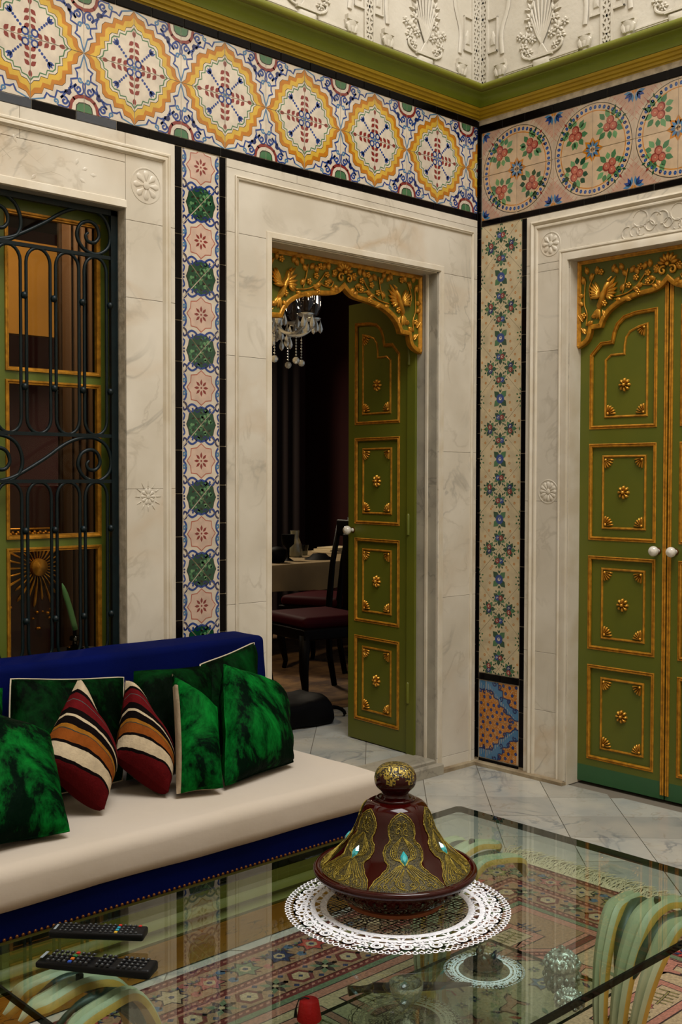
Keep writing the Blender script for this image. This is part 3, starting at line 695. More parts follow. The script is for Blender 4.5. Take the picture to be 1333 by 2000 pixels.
for s in (1, -1):
    for (x, y, r, a0, a1) in ((.86, 2.40, .034, -2.6, 2.8), (.835, 2.352, .022, 0, 6), (.865, 2.352, .02, .3, 5.5), (.80, 2.35, .026, 1.2, 4.6), (.905, 2.365, .020, 0, 6.2), (.93, 2.39, .026, .5, 5)):
        cx = .945+s*(x-.945); arc(cx, y, r, a0 if s > 0 else pi-a0, a1 if s > 0 else pi-a1, .0028)
gb.build('carved_scroll', M_marble, s3, MR@T(0, 0, FZ), True, 50)
M_kerb = mk('worn kerb stone', '#a39478', .6, col2='#6e5b42', sc=12, mixamt=.8, bump=.5, bsc=30)
# low worn plinth at the foot of both walls
structure(MB().bbox(-.28, -.0, -.022, .012, -.01, .022, .006).build('baseboard_left', M_kerb), 'low worn marble kerb at the foot of the wall beside the open doorway', 'baseboard')
structure(MB().bbox(-.03, .012, -.512, -.0, -.01, .02, .006).build('baseboard_right', M_kerb), 'low worn marble kerb under the flower tile strip', 'baseboard')

# ================================================================ CORNICE
def cornice(name, label, path):
    r = root(name, label, 'cornice', (path[1][0], path[1][1], 2.98), 'structure')
    def sw(nm, prof, mat): MB().sweep(path, prof).build(nm, mat, r, None, True, 50)
    s = 1
    cv = [(.055, 3.036)]+[(.055+.052*(1-cos(t)), 3.036+.040*sin(t)) for t in [i*pi/2/7 for i in range(1, 8)]]
    sw('ochre_fillet', [(0, 2.985), (.010, 2.990), (.014, 3.0), (.024, 3.0), (.026, 3.010), (.036, 3.012), (.040, 3.022), (.050, 3.024), (.055, 3.034), (.0, 3.036)], M_ycorn)
    sw('green_cove', [(0, 3.034)]+cv+[(.110, 3.080), (0, 3.080)], M_gcorn)
    sw('green_lip', [(0, 3.078), (.112, 3.079), (.118, 3.080), (.124, 3.086), (.128, 3.095), (.128, 3.104), (.120, 3.112), (0, 3.116)], mk('cornice lip paint', '#6b6a10', .45, col2='#56600f', sc=6, mixamt=.6))
cornice('trim_5', 'green and ochre moulded cornice above both tiled friezes', [(.012, -2.64), (.012, .012), (-4.06, .012)])

# ================================================================ CARVED PLASTER
def plaster(M, wall, u_first, per, n, label_side):
    MB().box(0 if label_side else -4.06, 2.64 if label_side else 0, 3.095, 4.9, -.01, .03).build('plaster_field', M_plaster, wall, M)
    sg = 1 if label_side else -1
    col = MB().lathe([(.018, .09), (.018, .115), (.024, .12), (.018, .125), (.020, .13), (.034, .165), (.036, .18), (.0005, .18)], 12)
    for a in range(3): b = -.9+a*.9; col.puff([(.02*sin(b)-.008, .13), (.03*sin(b)-.012, .16), (.03*sin(b), .175), (.03*sin(b)+.012, .16), (.02*sin(b)+.008, .13)], .02, .012)
    colm = MB()
    for v in col.v: pass
    # the lathe axis is Z: turn it upright in the wall plane (local Y)
    k = len(MB().lathe([(.018, .09), (.018, .115), (.024, .12), (.018, .125), (.020, .13), (.034, .165), (.036, .18), (.0005, .18)], 12).v)
    col.v = [(x, z, y) if i < k else (x, y, z) for i, (x, y, z) in enumerate(col.v)]
    col.box(-.03, .03, .18, .2, 0, .035); col.f = [f[::-1] if all(j < k for j in f) else f for f in col.f]
    me_col = col.mesh('plaster_column', M_plaster, True, 40)
    # upright lattice with triangular pits
    lat = MB(); w = .026
    def bars(mb, x0, x1, y0, y1, st, wd):
        n = int(max(x1-x0, y1-y0)/st)
        vert = (y1-y0) > (x1-x0)
        for i in range(n):
            if vert:
                a = y0+i*st; mb_seg(mb, (x0, a), (x1, a+st), wd); mb_seg(mb, (x1, a), (x0, a+st), wd); mb_seg(mb, ((x0+x1)/2, a), ((x0+x1)/2, a+st), wd*.8)
            else:
                a = x0+i*st; mb_seg(mb, (a, y0), (a+st, y1), wd); mb_seg(mb, (a, y1), (a+st, y0), wd); mb_seg(mb, (a, (y0+y1)/2), (a+st, (y0+y1)/2), wd*.8)
        mb.box(x0-.006, x1+.006, y0-.006, y0+.003, 0, .016); mb.box(x0-.006, x1+.006, y1-.003, y1+.006, 0, .016)
        if vert: mb.box(x0-.008, x0+.002, y0, y1, 0, .016); mb.box(x1-.002, x1+.008, y0, y1, 0, .016)
    def mb_seg(mb, a, b, wd, z=.012):
        dx, dy = b[0]-a[0], b[1]-a[1]; d = hypot(dx, dy); nx, ny = -dy/d*wd/2, dx/d*wd/2
        mb.prism([(a[0]+nx, a[1]+ny), (b[0]+nx, b[1]+ny), (b[0]-nx, b[1]-ny), (a[0]-nx, a[1]-ny)], -.001, z)
    bars(lat, -.022, .022, 0, .9, .036, .009); me_lat = lat.mesh('plaster_lattice', M_plaster)
    band = MB(); bars(band, 0, .13, .0, .052, .034, .009); band.box(-.01, .14, .058, .066, 0, .02); band.box(-.01, .14, .066, .072, 0, .012); band.box(-.01, .14, -.02, -.008, 0, .018)
    me_band = band.mesh('plaster_band', M_plaster)
    vase = MB(); vase.puff([(-.035, .07), (-.055, .14), (-.05, .15), (.05, .15), (.055, .14), (.035, .07)], 0, .028, k=.9); vase.box(-.06, .06, .148, .158, 0, .03)
    for s in (-1, 1):
        vase.tube([(s*.05*cos(t), .035+.03*sin(t), .008) for t in [i*pi/8 for i in range(17)]], .006, 6)
        vase.tube([(s*(.06+.02*sin(t*2)), .005+.1*t, .01) for t in [i/10 for i in range(11)]], .006, 6)
    vase.tube([(.024*cos(t), .035+.024*sin(t), .008) for t in [i*pi/8 for i in range(17)]], .006, 6)
    me_vase = vase.mesh('plaster_vase', M_plaster, True, 50)
    fl = MB()
    for i in range(9):
        a = pi/2+(i-4)*.17; L = .30-.02*abs(i-4); x1, y1 = .02*(i-4)+L*cos(a), .16+L*sin(a)
        fl.tube([(.008*(i-4), .155, .008), ((.008*(i-4)+x1)/2+.01*(4-i)*.2, (.155+y1)/2, .014), (x1, y1, .01)], .005, 6)
        for kk in range(3):
            b = a+(kk-1)*.8; xx, yy = x1, y1
            fl.puff([(xx, yy), (xx+.02*cos(b+.5), yy+.02*sin(b+.5)), (xx+.042*cos(b), yy+.042*sin(b)), (xx+.02*cos(b-.5), yy+.02*sin(b-.5))], 0, .018)
    for s in (-1, 1):
        for (x, y, r) in ((.07, .185, .022), (.10, .215, .026), (.085, .255, .03), (.05, .24, .024), (.12, .27, .022), (.065, .30, .028)):
            for kk in range(6):
                b = kk*pi/3+x*30; fl.puff([(s*x, y), (s*x+r*.7*cos(b+.45), y+r*.7*sin(b+.45)), (s*x+r*cos(b), y+r*sin(b)), (s*x+r*.7*cos(b-.45), y+r*.7*sin(b-.45))], 0, .014)
            fl.ball((s*x, y, .012), r*.3, 6)
        fl.tube([(s*x, y, .01) for x, y in spline([(.03, .16), (.07, .16), (.10, .175), (.105, .195), (.09, .2)], 4)], .006, 6)
    me_fl = fl.mesh('plaster_bouquet', M_plaster, True, 50)
    ar = MB(); hw = (per-.22)/2
    ar.tube([(x, y, .006) for x, y in spline([(-hw, .0), (-hw-.005, .10), (-hw+.03, .2), (-hw+.05, .33), (-hw+.14, .45), (-.08, .52), (0, .62), (.08, .52), (hw-.14, .45), (hw-.05, .33), (hw-.03, .2), (hw+.005, .10), (hw, 0)], 5)], .012, 8, flat=.7)
    me_ar = ar.mesh('plaster_arch', M_plaster, True, 60)
    me_pan = MB().box(-.03, .03, .0, .006, 0, .014).box(-.03, .03, .15, .156, 0, .014).box(-.03, -.024, 0, .156, 0, .014).box(.024, .03, 0, .156, 0, .014).puff([(-.014, .03), (-.016, .07), (0, .1), (.016, .07), (.014, .03)], 0, .012).mesh('plaster_panel', M_plaster)
    for i in range(n):
        ul = u_first+i*per
        for (nm, me, u, v) in (('plaster_lattice', me_lat, ul, 3.055), ('plaster_column', me_col, ul+.105, 3.02), ('plaster_column', me_col, ul+per-.105, 3.02), ('plaster_vase', me_vase, ul+per/2, 3.025),
                               ('plaster_bouquet', me_fl, ul+per/2, 3.025), ('plaster_arch', me_ar, ul+per/2, 3.25), ('plaster_band', me_band, ul+.145, 3.112), ('plaster_band', me_band, ul+per-.145-.13, 3.112),
                               ('plaster_panel', me_pan, ul+.055, 3.27), ('plaster_panel', me_pan, ul+per-.055, 3.27)):
            uu = sg*u; 
            if me is me_band and sg < 0: uu = sg*u-.13
            put(nm, me, wall, M@T(uu, v, .03)@Matrix.Diagonal((1, .7 if me is me_band else 1, .6, 1)))
    put('plaster_lattice', me_lat, wall, M@T(sg*(u_first+n*per), 3.055, .03))
plaster(ML, wall_left, .065, .685, 5, 0)
plaster(MR, wall_right, .05, .66, 3, 1)

# ================================================================ DOORS
LEAFW = .437
gp_out = [(0, 0), (.0015, .006), (.0045, .008), (.0065, .004), (.009, .004), (.012, .009), (.0155, .007), (.018, .0)]
gp_in = [(0, 0), (.0015, .004), (.005, .006), (.009, .004), (.0105, 0)]
P1o = [(.058, 1.556), (.382, 1.556), (.382, 2.045), (.279, 2.04), (.223, 2.028), (.188, 2.0), (.172, 1.966), (.163, 1.927), (.109, 1.925), (.058, 1.875)]
P1i = [(.126, 1.600), (.338, 1.600), (.338, 1.992), (.287, 1.982), (.247, 1.966), (.226, 1.940), (.218, 1.900), (.218, 1.874), (.155, 1.874), (.126, 1.851)]
PZ = [(1.076, 1.488), (.600, 1.003), (.118, .528)]
def fan_mb(r, h=.010):
    mb = MB()
    for k in range(5):
        a = (k+.5)*pi/10; P = [(r*.1*cos(a), r*.1*sin(a)), (r*.75*cos(a-.13), r*.75*sin(a-.13)), (r*cos(a-.08), r*sin(a-.08)), (r*1.05*cos(a), r*1.05*sin(a)), (r*cos(a+.08), r*sin(a+.08)), (r*.75*cos(a+.13), r*.75*sin(a+.13))]
        mb.puff(P, 0, h, k=.8)
    mb.ball((r*.14, r*.14, .004), r*.17, 8); return mb
ME_FAN = fan_mb(.042).mesh('corner_fan', M_goldb, True, 50); ME_ROS = rosette_mb(.029, 8, .012).mesh('rosette', M_goldb, True, 50)
M_door = mk('door green paint', '#5d5f1a', .4, spec=.35, col2='#50581b', sc=3, mixamt=.7, bump=.08, bsc=14)
M_doorlow = mk('repainted teal green band', '#2d5a33', .4, col2='#28502e', sc=4, mixamt=.6, bump=.08, bsc=14)
M_doorin = mk('door field paint', '#55591a', .38, col2='#465017', sc=3, mixamt=.6)
def leaf(name, label, M, loc, mir=False, low=None, stile=True, knob=True, height=2.20):
    """door leaf, hinge edge at X=0; mirrored leaves are modelled mirrored"""
    r = root(name, label, 'door', loc, 'structure')
    sx = -1 if mir else 1
    def fx(pts): return [(sx*x, y) for x, y in pts]
    def bx(mb, u0, u1, v0, v1, z0, z1, mi=0): mb.box(min(sx*u0, sx*u1), max(sx*u0, sx*u1), v0, v1, z0, z1, mi)
    fr = MB(); bx(fr, .002, LEAFW-.004, .085 if low else .02, height, -.038, -.008)
    rails = [(.02, .118), (.528, .600), (1.003, 1.076), (1.488, 1.556)]
    bx(fr, .002, .058, .085 if low else .02, height, -.012, 0); bx(fr, .382, LEAFW-.004, .085 if low else .02, height, -.012, 0)
    for a, b in rails:
        if a < .1 and low: a = .085
        bx(fr, .058, .382, a, b, -.012, 0)
    fr.prism(fx([(.058, height), (.058, 1.875), (.109, 1.925), (.163, 1.927), (.172, 1.966), (.188, 2.0), (.223, 2.028), (.279, 2.04), (.382, 2.045), (.382, height)]), -.012, 0)
    fr.build('door_leaf', M_door, r, M)
    if low: lw = MB(); bx(lw, .002, LEAFW-.004, .012, .085, -.038, 0); lw.build('kick_band', M_doorlow, r, M)
    def mould(path, prof, nm, z=-.008):
        p = fx(path); p = ccw(p); MB().sweep(p, [(o, h+z) for o, h in prof], True).build(nm, M_gold, r, M, True, 30)
    def rect(u0, u1, v0, v1): return [(u0, v0), (u1, v0), (u1, v1), (u0, v1)]
    mould(P1o, [(o-.004, h+.004) for o, h in gp_out], 'panel_moulding'); mould(P1i, gp_in, 'inner_moulding')
    put('rosette', ME_ROS, r, M@T(sx*.226, 1.738, -.008))
    for (u, v, a) in ((.140, 1.614, 0), (.324, 1.614, pi/2), (.324, 1.978, pi)):
        if mir: a = {0: pi/2, pi/2: 0, pi: -pi/2}[a]
        put('corner_fan', ME_FAN, r, M@T(sx*u, v, -.008)@RZ(a))
    for (a, b) in PZ:
        mould(rect(.058, .382, a, b), [(o-.004, h+.004) for o, h in gp_out], 'panel_moulding')
        i0, i1, j0, j1 = .118, .334, a+.047, b-.047; mould(rect(i0, i1, j0, j1), gp_in, 'inner_moulding')
        put('rosette', ME_ROS, r, M@T(sx*(i0+i1)/2, (a+b)/2, -.008))
        for (u, v, q) in ((i0+.014, j0+.014, 0), (i1-.014, j0+.014, pi/2), (i1-.014, j1-.014, pi), (i0+.014, j1-.014, -pi/2)):
            if mir: q = {0: pi/2, pi/2: 0, pi: -pi/2, -pi/2: pi}[q]
            put('corner_fan', ME_FAN, r, M@T(sx*u, v, -.008)@RZ(q))
    if stile:
        st = MB(); 
        for o in (0, .009): st.tube([(sx*(LEAFW-.007-o), .03, .001), (sx*(LEAFW-.007-o), height, .001)], .0045, 8)
        st.build('meeting_bead', M_gold, r, M, True)
    if knob:
        k = MB().lathe([(.010, 0), (.008, .012), (.009, .018), (.017, .024), (.0215, .034), (.021, .044), (.015, .053), (.0005, .056)], 18).build('knob', M_porc, r, M@T(sx*.397, 1.042, 0), True, 180)
        MB().lathe([(.014, 0), (.014, .003), (.0005, .004)], 14).build('knob_plate', M_brass, k, T(0, 0, 0), True)
    return r
def TL(x, y, z=0): return T(x, y, z)
leaf('door_2', 'closed green door leaf with four gilt framed panels beside the flower tile strip', MR@T(.508, 0, -.08), (.08, -.72, 0), low=True)
leaf('door_3', 'closed green door leaf cut by the picture edge with white knob', MR@T(1.382, 0, -.08), (.08, -1.16, 0), mir=True, low=True)
MO = Matrix(((0, 0, -1, -.290), (-1, 0, 0, .165), (0, 1, 0, .06), (0, 0, 0, 1)))
a = atan2(.035, .46); MO = Matrix.Translation((-.288, .172, 0))@RZ(-a)@Matrix(((0, 0, -1, 0), (-1, 0, 0, 0), (0, 1, 0, .045), (0, 0, 0, 1)))
d1 = leaf('door_1', 'opened green door leaf with gilt panels swung into the dining room', MO, (-.27, .4, .06), mir=True, stile=False, height=2.14)
for z in (.30, 1.08, 1.86): MB().lathe([(.009, 0), (.009, .09), (.006, .096), (.0005, .1)], 10).build('hinge', M_door, d1, T(-.296, .160, z), True)
MB().box(DX1-.02, DX1-.002, .120, .168, .06, 2.25).build('door_rebate', M_door, d1)

# carved arch boards
def arch_board(name, label, M, loc, u0, u1, vtop, side_drop=1.905):
    r = root(name, label, 'carved arch', loc, 'structure')
    cu = (u0+u1)/2; hw = (u1-u0)/2; W0 = .437
    half = [(.0, side_drop), (.038, 1.921), (.062, 1.944), (.073, 1.984), (.122, 1.987), (.138, 2.022), (.172, 2.057), (.229, 2.085), (.298, 2.100), (.372, 2.109), (.410, 2.124), (.437, 2.147)]
    hs = [(u*hw/W0, v) for u, v in half]
    sm = [hs[0]]+spline(hs[:4], 4)[1:]+spline(hs[4:], 4)
    low = [(u0+u, v) for u, v in sm]+[(u1-u, v) for u, v in sm[::-1][1:]]
    bd = MB().prism(low+[(u1, vtop), (u0, vtop)], -.022, .0, 0, True); bd.build('arch_board', M_door, r, M)
    MB().sweep(low, [(0, -.022), (-.0005, .006), (.004, .009), (.015, .009), (.019, .005), (.019, 0)]).build('arch_edging', M_gold, r, M, True, 40)
    MB().sweep([(u0, side_drop+.01), (u0, vtop), (u1, vtop), (u1, side_drop+.01)], [(0, 0), (0, .012), (-.006, .014), (-.014, .006), (-.018, .004), (-.018, 0)]).build('gilt_border', M_gold, r, M, True, 40)
    # carved ornament
    def leafp(x, y, a, L, w): return [(x+L*t*cos(a)-s*w*sin(a), y+L*t*sin(a)+s*w*cos(a)) for t, s in ((0, 0), (.2, .7), (.45, 1), (.75, .7), (1, 0), (.75, -.7), (.45, -1), (.2, -.7))]
    ml = MB().puff(leafp(0, 0, 0, .036, .012), 0, .010).tube([(0, 0, .008), (.034, 0, .011)], .0012, 4).mesh('carved_leaf', M_gold, True, 50)
    fm = MB()
    for k in range(5): b = k*2*pi/5; fm.ball((.009*cos(b), .009*sin(b), .004), .0065, 8)
    fm.ball((0, 0, .008), .006, 8); mf = fm.mesh('carved_flower', M_goldb, True, 180)
    def bird(sx):
        b = MB(); f = lambda P: [(sx*x, y) for x, y in P]
        b.puff(f([(-.030, -.065), (-.012, -.075), (.002, -.045), (.016, -.02), (.028, .015), (.038, .032), (.036, .045), (.028, .050), (.018, .042), (.012, .02), (-.004, .0), (-.014, -.03)]), 0, .022, k=.6)
        for i in range(6):
            t = i/5; x0, y0 = -.012+.01*t, -.01-.01*t; a = 2.0+.22*i; b.puff(f(leafp(x0, y0, a, .078-.03*abs(t-.35), .0085)), .002+.002*i, .012)
        for i in range(6):
            t = i/5; a = .85-.28*i; b.puff(f(leafp(.012+.002*i, .002-.004*i, a, .082-.045*t, .0085)), .002+.002*i, .010)
        for i in range(4): a = -2.35+.28*i; b.puff(f(leafp(-.018, -.062, a, .052, .008)), .001*i, .008)
        b.tube([(sx*.030, .046, .012), (sx*.042, .058, .010), (sx*.047, .062, .006)], [.006, .003, .001], 6)
        return b.mesh('carved_bird', M_goldb, True, 50)
    for s in (1, -1):
        X = lambda u: (u0+u*hw/W0) if s > 0 else (u1-u*hw/W0)
        put('carved_bird', bird(s), r, M@T(X(.128), 2.135, 0))
        stems = MB()
        for P in ([(.045, 2.0), (.05, 2.05), (.035, 2.1), (.04, 2.2)], [(.19, 2.11), (.25, 2.12), (.30, 2.15), (.34, 2.2)], [(.225, 2.12), (.24, 2.17), (.25, 2.22)], [(.30, 2.15), (.36, 2.14), (.38, 2.165)], [(.07, 2.11), (.06, 2.16), (.085, 2.22)]):
            stems.tube([(X(u), v, .004) for u, v in spline(P, 4)], .003, 6)
        stems.build('carved_stem', M_gold, r, M, True, 180)
        rr = random.Random(3)
        for (u, v, a) in ((.030, 2.18, 1.6), (.032, 2.135, 3.3), (.03, 2.09, 2.6), (.05, 2.22, 1.8), (.065, 2.19, 1.3), (.095, 2.215, 1.4), (.07, 2.035, .3), (.045, 1.965, 2.2), (.05, 2.0, .6), (.03, 2.02, 2.2), (.13, 2.06, -1.2), (.19, 2.10, -.3),
                          (.215, 2.13, 1.0), (.235, 2.10, -.3), (.245, 2.19, 2.2), (.262, 2.20, 1.0), (.225, 2.215, 1.9), (.275, 2.14, -.5), (.29, 2.135, .5), (.30, 2.19, 2.0), (.325, 2.205, 1.2), (.345, 2.17, -.2), (.355, 2.21, 1.6), (.365, 2.14, -.6), (.385, 2.155, -.9), (.375, 2.185, .8), (.20, 2.205, 2.0), (.175, 2.215, 1.2)):
            put('carved_leaf', ml, r, M@T(X(u), v, .001)@RZ(a if s > 0 else pi-a))
        for (u, v) in ((.119, 2.223), (.138, 2.088), (.033, 2.045), (.29, 2.178), (.345, 2.19), (.31, 2.22), (.255, 2.15), (.30, 2.115), (.385, 2.205), (.345, 2.155)): put('carved_flower', mf, r, M@T(X(u), v, .001))
    # shell over the point
    sh = MB()
    for k in range(7): b = pi/2+(k-3)*.42; sh.puff(leafp(.012*cos(b), .012*sin(b), b, .042, .009), 0, .014)
    sh.ball((0, .004, .01), .010, 8)
    for s in (-1, 1): sh.tube([(s*(.022+(.019-.0022*i/2)*cos(2.2-.5*i)), -.022+(.019-.0022*i/2)*sin(2.2-.5*i), .008) for i in range(15)], .0055, 8)
    sh.build('carved_shell', M_goldb, r, M@T(cu, 2.215-.005, 0), True, 50)
arch_board('trim_6', 'green arch board with gilded birds and flowers over the closed double door', MR@T(0, 0, -.062), (.06, -.945, 1.9), .512, 1.384, 2.284)
arch_board('trim_7', 'green arch board with gilded birds and flowers over the open doorway', ML@T(0, 0, -.10), (-.76, .1, 1.9), DX0+.004, DX1-.006, 2.258)

# ================================================================ WINDOW
M_wgreen = mk('window frame green', '#59641f', .4, col2='#4d5a1f', sc=4, mixamt=.5)
w1 = root('window_1', 'green casement window with gilt glazing beads behind the iron bars', 'window', (-2.34, .1, .61), 'structure')
cx = -2.3435
for s in (1, -1):
    def U(d): return cx+s*d
    def bx(mb, a, b, z0, z1, y0, y1): mb.box(min(U(a), U(b)), max(U(a), U(b)), y0, y1, z0, z1)
    sash = MB(); rows = [(1.698, 2.222), (1.136, 1.662), (.66, 1.10)]
    bx(sash, .002, .043, .612, 2.27, .098, .135); bx(sash, .394, .437, .612, 2.27, .098, .135)
    for z0, z1 in ((.612, .66), (1.10, 1.136), (1.662, 1.698), (2.222, 2.27)): bx(sash, .043, .394, z0, z1, .098, .135)
    sash.build('sash', M_wgreen, w1)
    for z0, z1 in rows:
        pth = ccw([(U(.043), z0), (U(.394), z0), (U(.394), z1), (U(.043), z1)])
        MB().sweep(pth, [(-.004, 0), (-.003, .006), (.003, .006), (.006, .002), (.010, .002), (.011, -.012)], True).build('gilt_bead', M_gold, w1, ML@T(0, 0, -.098), True, 30)
        mb = MB(); bx(mb, .046, .391, z0+.003, z1-.003, .114, .1165); mb.build('pane', M_pane, w1)

# grille
gr = root('window_grille', 'dark teal wrought iron grille of loops and scrolls before the left window', 'grille', (-2.34, .045, .62))
GY = .045
def G(path, r=.0055, closed=False, seg=8): return MB().tube([(x, GY, z) for x, z in path], r, seg, closed=closed, upv=(0, 1, 0))
fb = MB(); XA, XB = -2.775, -1.911
fb.box(XA, XA+.026, GY-.008, GY+.008, .62, 2.268); fb.box(XB-.026, XB, GY-.008, GY+.008, .62, 2.268); fb.box(XA, XB, GY-.008, GY+.008, 2.250, 2.268); fb.box(XA, XB, GY-.008, GY+.008, .62, .634)
fb.build('outer_frame', M_iron, gr)
for z in (2.103, 1.485, 1.327, .72): MB().box(XA+.026, XB-.026, GY-.006, GY+.006, z-.006, z+.006).build('crossbar', M_iron, gr)
pit = .1075; x0 = -1.9955
for (za, zb) in ((1.493, 2.093), (.728, 1.318)):
    R = .0435; me = None
    P = [(R*cos(t), (zb-R)+R*1.15*sin(t)) for t in [i*pi/10 for i in range(11)]]+[(R*cos(t), (za+R)+R*1.15*sin(t)) for t in [pi+i*pi/10 for i in range(11)]]
    me = MB().tube([(x, 0, z) for x, z in P], .0058, 8, closed=True, upv=(0, 1, 0)).mesh('loop', M_iron, True, 180)
    for k in range(8): put('loop', me, gr, T(x0-k*pit, GY, 0)@T(0, 0, 0)) if x0-k*pit-R > XA+.02 else None
me = MB().lathe([(.0005, -.012), (.008, -.010), (.0118, -.003), (.0118, .003), (.008, .010), (.0005, .012)], 12).mesh('ball', M_iron, True, 180)
for k in range(8):
    for z in (1.938, 1.639, 1.163, .863): put('ball', me, gr, T(x0+pit/2-k*pit, GY-.006, z))
sc = spline([(-2.36, 2.109), (-2.297, 2.126), (-2.194, 2.183), (-2.12, 2.232), (-2.06, 2.256), (-2.00, 2.258), (-1.955, 2.232), (-1.936, 2.18), (-1.948, 2.135), (-1.99, 2.110), (-2.04, 2.122), (-2.066, 2.163), (-2.053, 2.203), (-2.018, 2.218), (-1.99, 2.205), (-1.981, 2.172), (-1.998, 2.149), (-2.024, 2.150), (-2.033, 2.168), (-2.022, 2.180)], 5)
for dz in (0, -.782):
    me = MB().tube([(x+2.0, 0, z-2.1) for x, z in sc], [.0065]*(len(sc)-12)+[.0065-.0002*i for i in range(12)], 8, upv=(0, 1, 0)).mesh('scroll', M_iron, True, 180)
    for dx in (0, -.3355): put('scroll', me, gr, T(-2.0+dx, GY, 2.1+dz))

# ================================================================ SOFA
SY0, SY1, SX0, SX1 = -.845, -.03, -3.55, -1.50
sofa = root('sofa', 'long blue velvet banquette with green and gilt panelled base under the window', 'sofa', (-2.5, -.45, 0))
def rbox(x0, x1, y0, y1, z0, z1, r, nx=2, seg=5, bulge=None):
    bm = bmesh.new(); bmesh.ops.create_cube(bm, size=1)
    for v in bm.verts: v.co = Vector((x0+(x1-x0)*(v.co.x+.5), y0+(y1-y0)*(v.co.y+.5), z0+(z1-z0)*(v.co.z+.5)))
    bmesh.ops.bevel(bm, geom=bm.edges[:], offset=r, segments=seg, profile=.5, affect='EDGES')
    mb = MB(); mb.v = [tuple(v.co) for v in bm.verts]; mb.f = [tuple(v.index for v in f.verts) for f in bm.faces]; mb.m = [0]*len(mb.f); bm.free(); return mb
def soften(mb, cuts, amp, sc, zmin=None):
    """wrinkle / sag an upholstered block"""
    bm = bmesh.new(); vs = [bm.verts.new(v) for v in mb.v]
    for f in mb.f:
        try: bm.faces.new([vs[i] for i in f])
        except ValueError: pass
    for _ in range(cuts):
        le = [e for e in bm.edges if e.calc_length() > .07]
        if le: bmesh.ops.subdivide_edges(bm, edges=le, cuts=1, use_grid_fill=True)
    bm.normal_update()
    for v in bm.verts:
        d = noise.noise(v.co*sc)*amp+noise.noise(v.co*sc*2.7)*amp*.35
        v.co += v.normal*d
    bm.verts.index_update(); out = MB(); out.v = [tuple(v.co) for v in bm.verts]; out.f = [tuple(v.index for v in f.verts) for f in bm.faces]; out.m = [0]*len(out.f); bm.free(); return out
FM = Matrix(((1, 0, 0, 0), (0, 0, -1, 0), (0, 1, 0, 0), (0, 0, 0, 1)))
def frontsweep(nm, prof, mat):   # profile (y out, z)
    MB().sweep([(SX1, SY1), (SX1, SY0), (SX0, SY0)], [(o, z) for o, z in prof]).build(nm, mat, sofa, None, True, 40)
mb = MB(); mb.box(SX0, SX1-.004, SY0+.004, SY1, .012, .28); mb.build('base_box', M_green, sofa)
frontsweep('gilt_plinth', [(0, 0.006), (.018, .004), (.018, .088), (.0, .090)], mk('worn gilt plinth', '#a0701c', .42, metal=.35, col2='#7c5212', sc=8, mixamt=.6, veins=[('#241405', 14, .012, .9, .5)], bump=.1, aniso=(.6, 1, 3)))
frontsweep('green_moulding', [(0, .088), (.016, .090), (.018, .098), (.010, .104), (.007, .116), (.012, .120), (.016, .128), (.012, .136), (.004, .142), (0, .148)], M_green)
frontsweep('black_foot_line', [(0, 0), (.014, 0), (.014, .006), (0, .006)], mk('black base line', '#0a0806', .5))
rbox(SX0, SX1, SY0-.002, SY1, .212, .290, .008).build('blue_rail', M_blue, sofa, None, True, 60)
nb = MB()
x = SX1-.012
while x > SX0: nb.lathe([(.0050, 0), (.0045, .002), (.0025, .0036), (.0004, .004)], 7, (0, 0, 0)); n = 28; nb.v[-n:] = [(x+a, SY0-.002-c, .219+b) for a, b, c in nb.v[-n:]]; x -= .0165
o = nb.build('nailheads', M_brass, sofa, None, True, 180); o['kind'] = 'stuff'
bk = rbox(SX0, SX1+.03, -.24, -.06, .29, .772, .022)
bk = soften(bk, 5, .004, 5)
bk.v = [(x-(.0 if z < .3 else 0), y-(z-.35)*.0+(.07*(.772-z)*-1.0), z) for x, y, z in bk.v]
bk.build('backrest', M_blue, sofa, None, True, 60)
# seat mattress
seat = rbox(SX0, SX1+.008, SY0-.030, -.20, .288, .402, .036, seg=6); seat = soften(seat, 6, .0045, 3.2)
tag(seat.build('seat_mattress', M_white, None, None, True, 180), 'long white cotton seat mattress lying on the blue banquette', 'mattress')
for (x, z) in ((-1.93, .33), (-2.02, .345)): pass

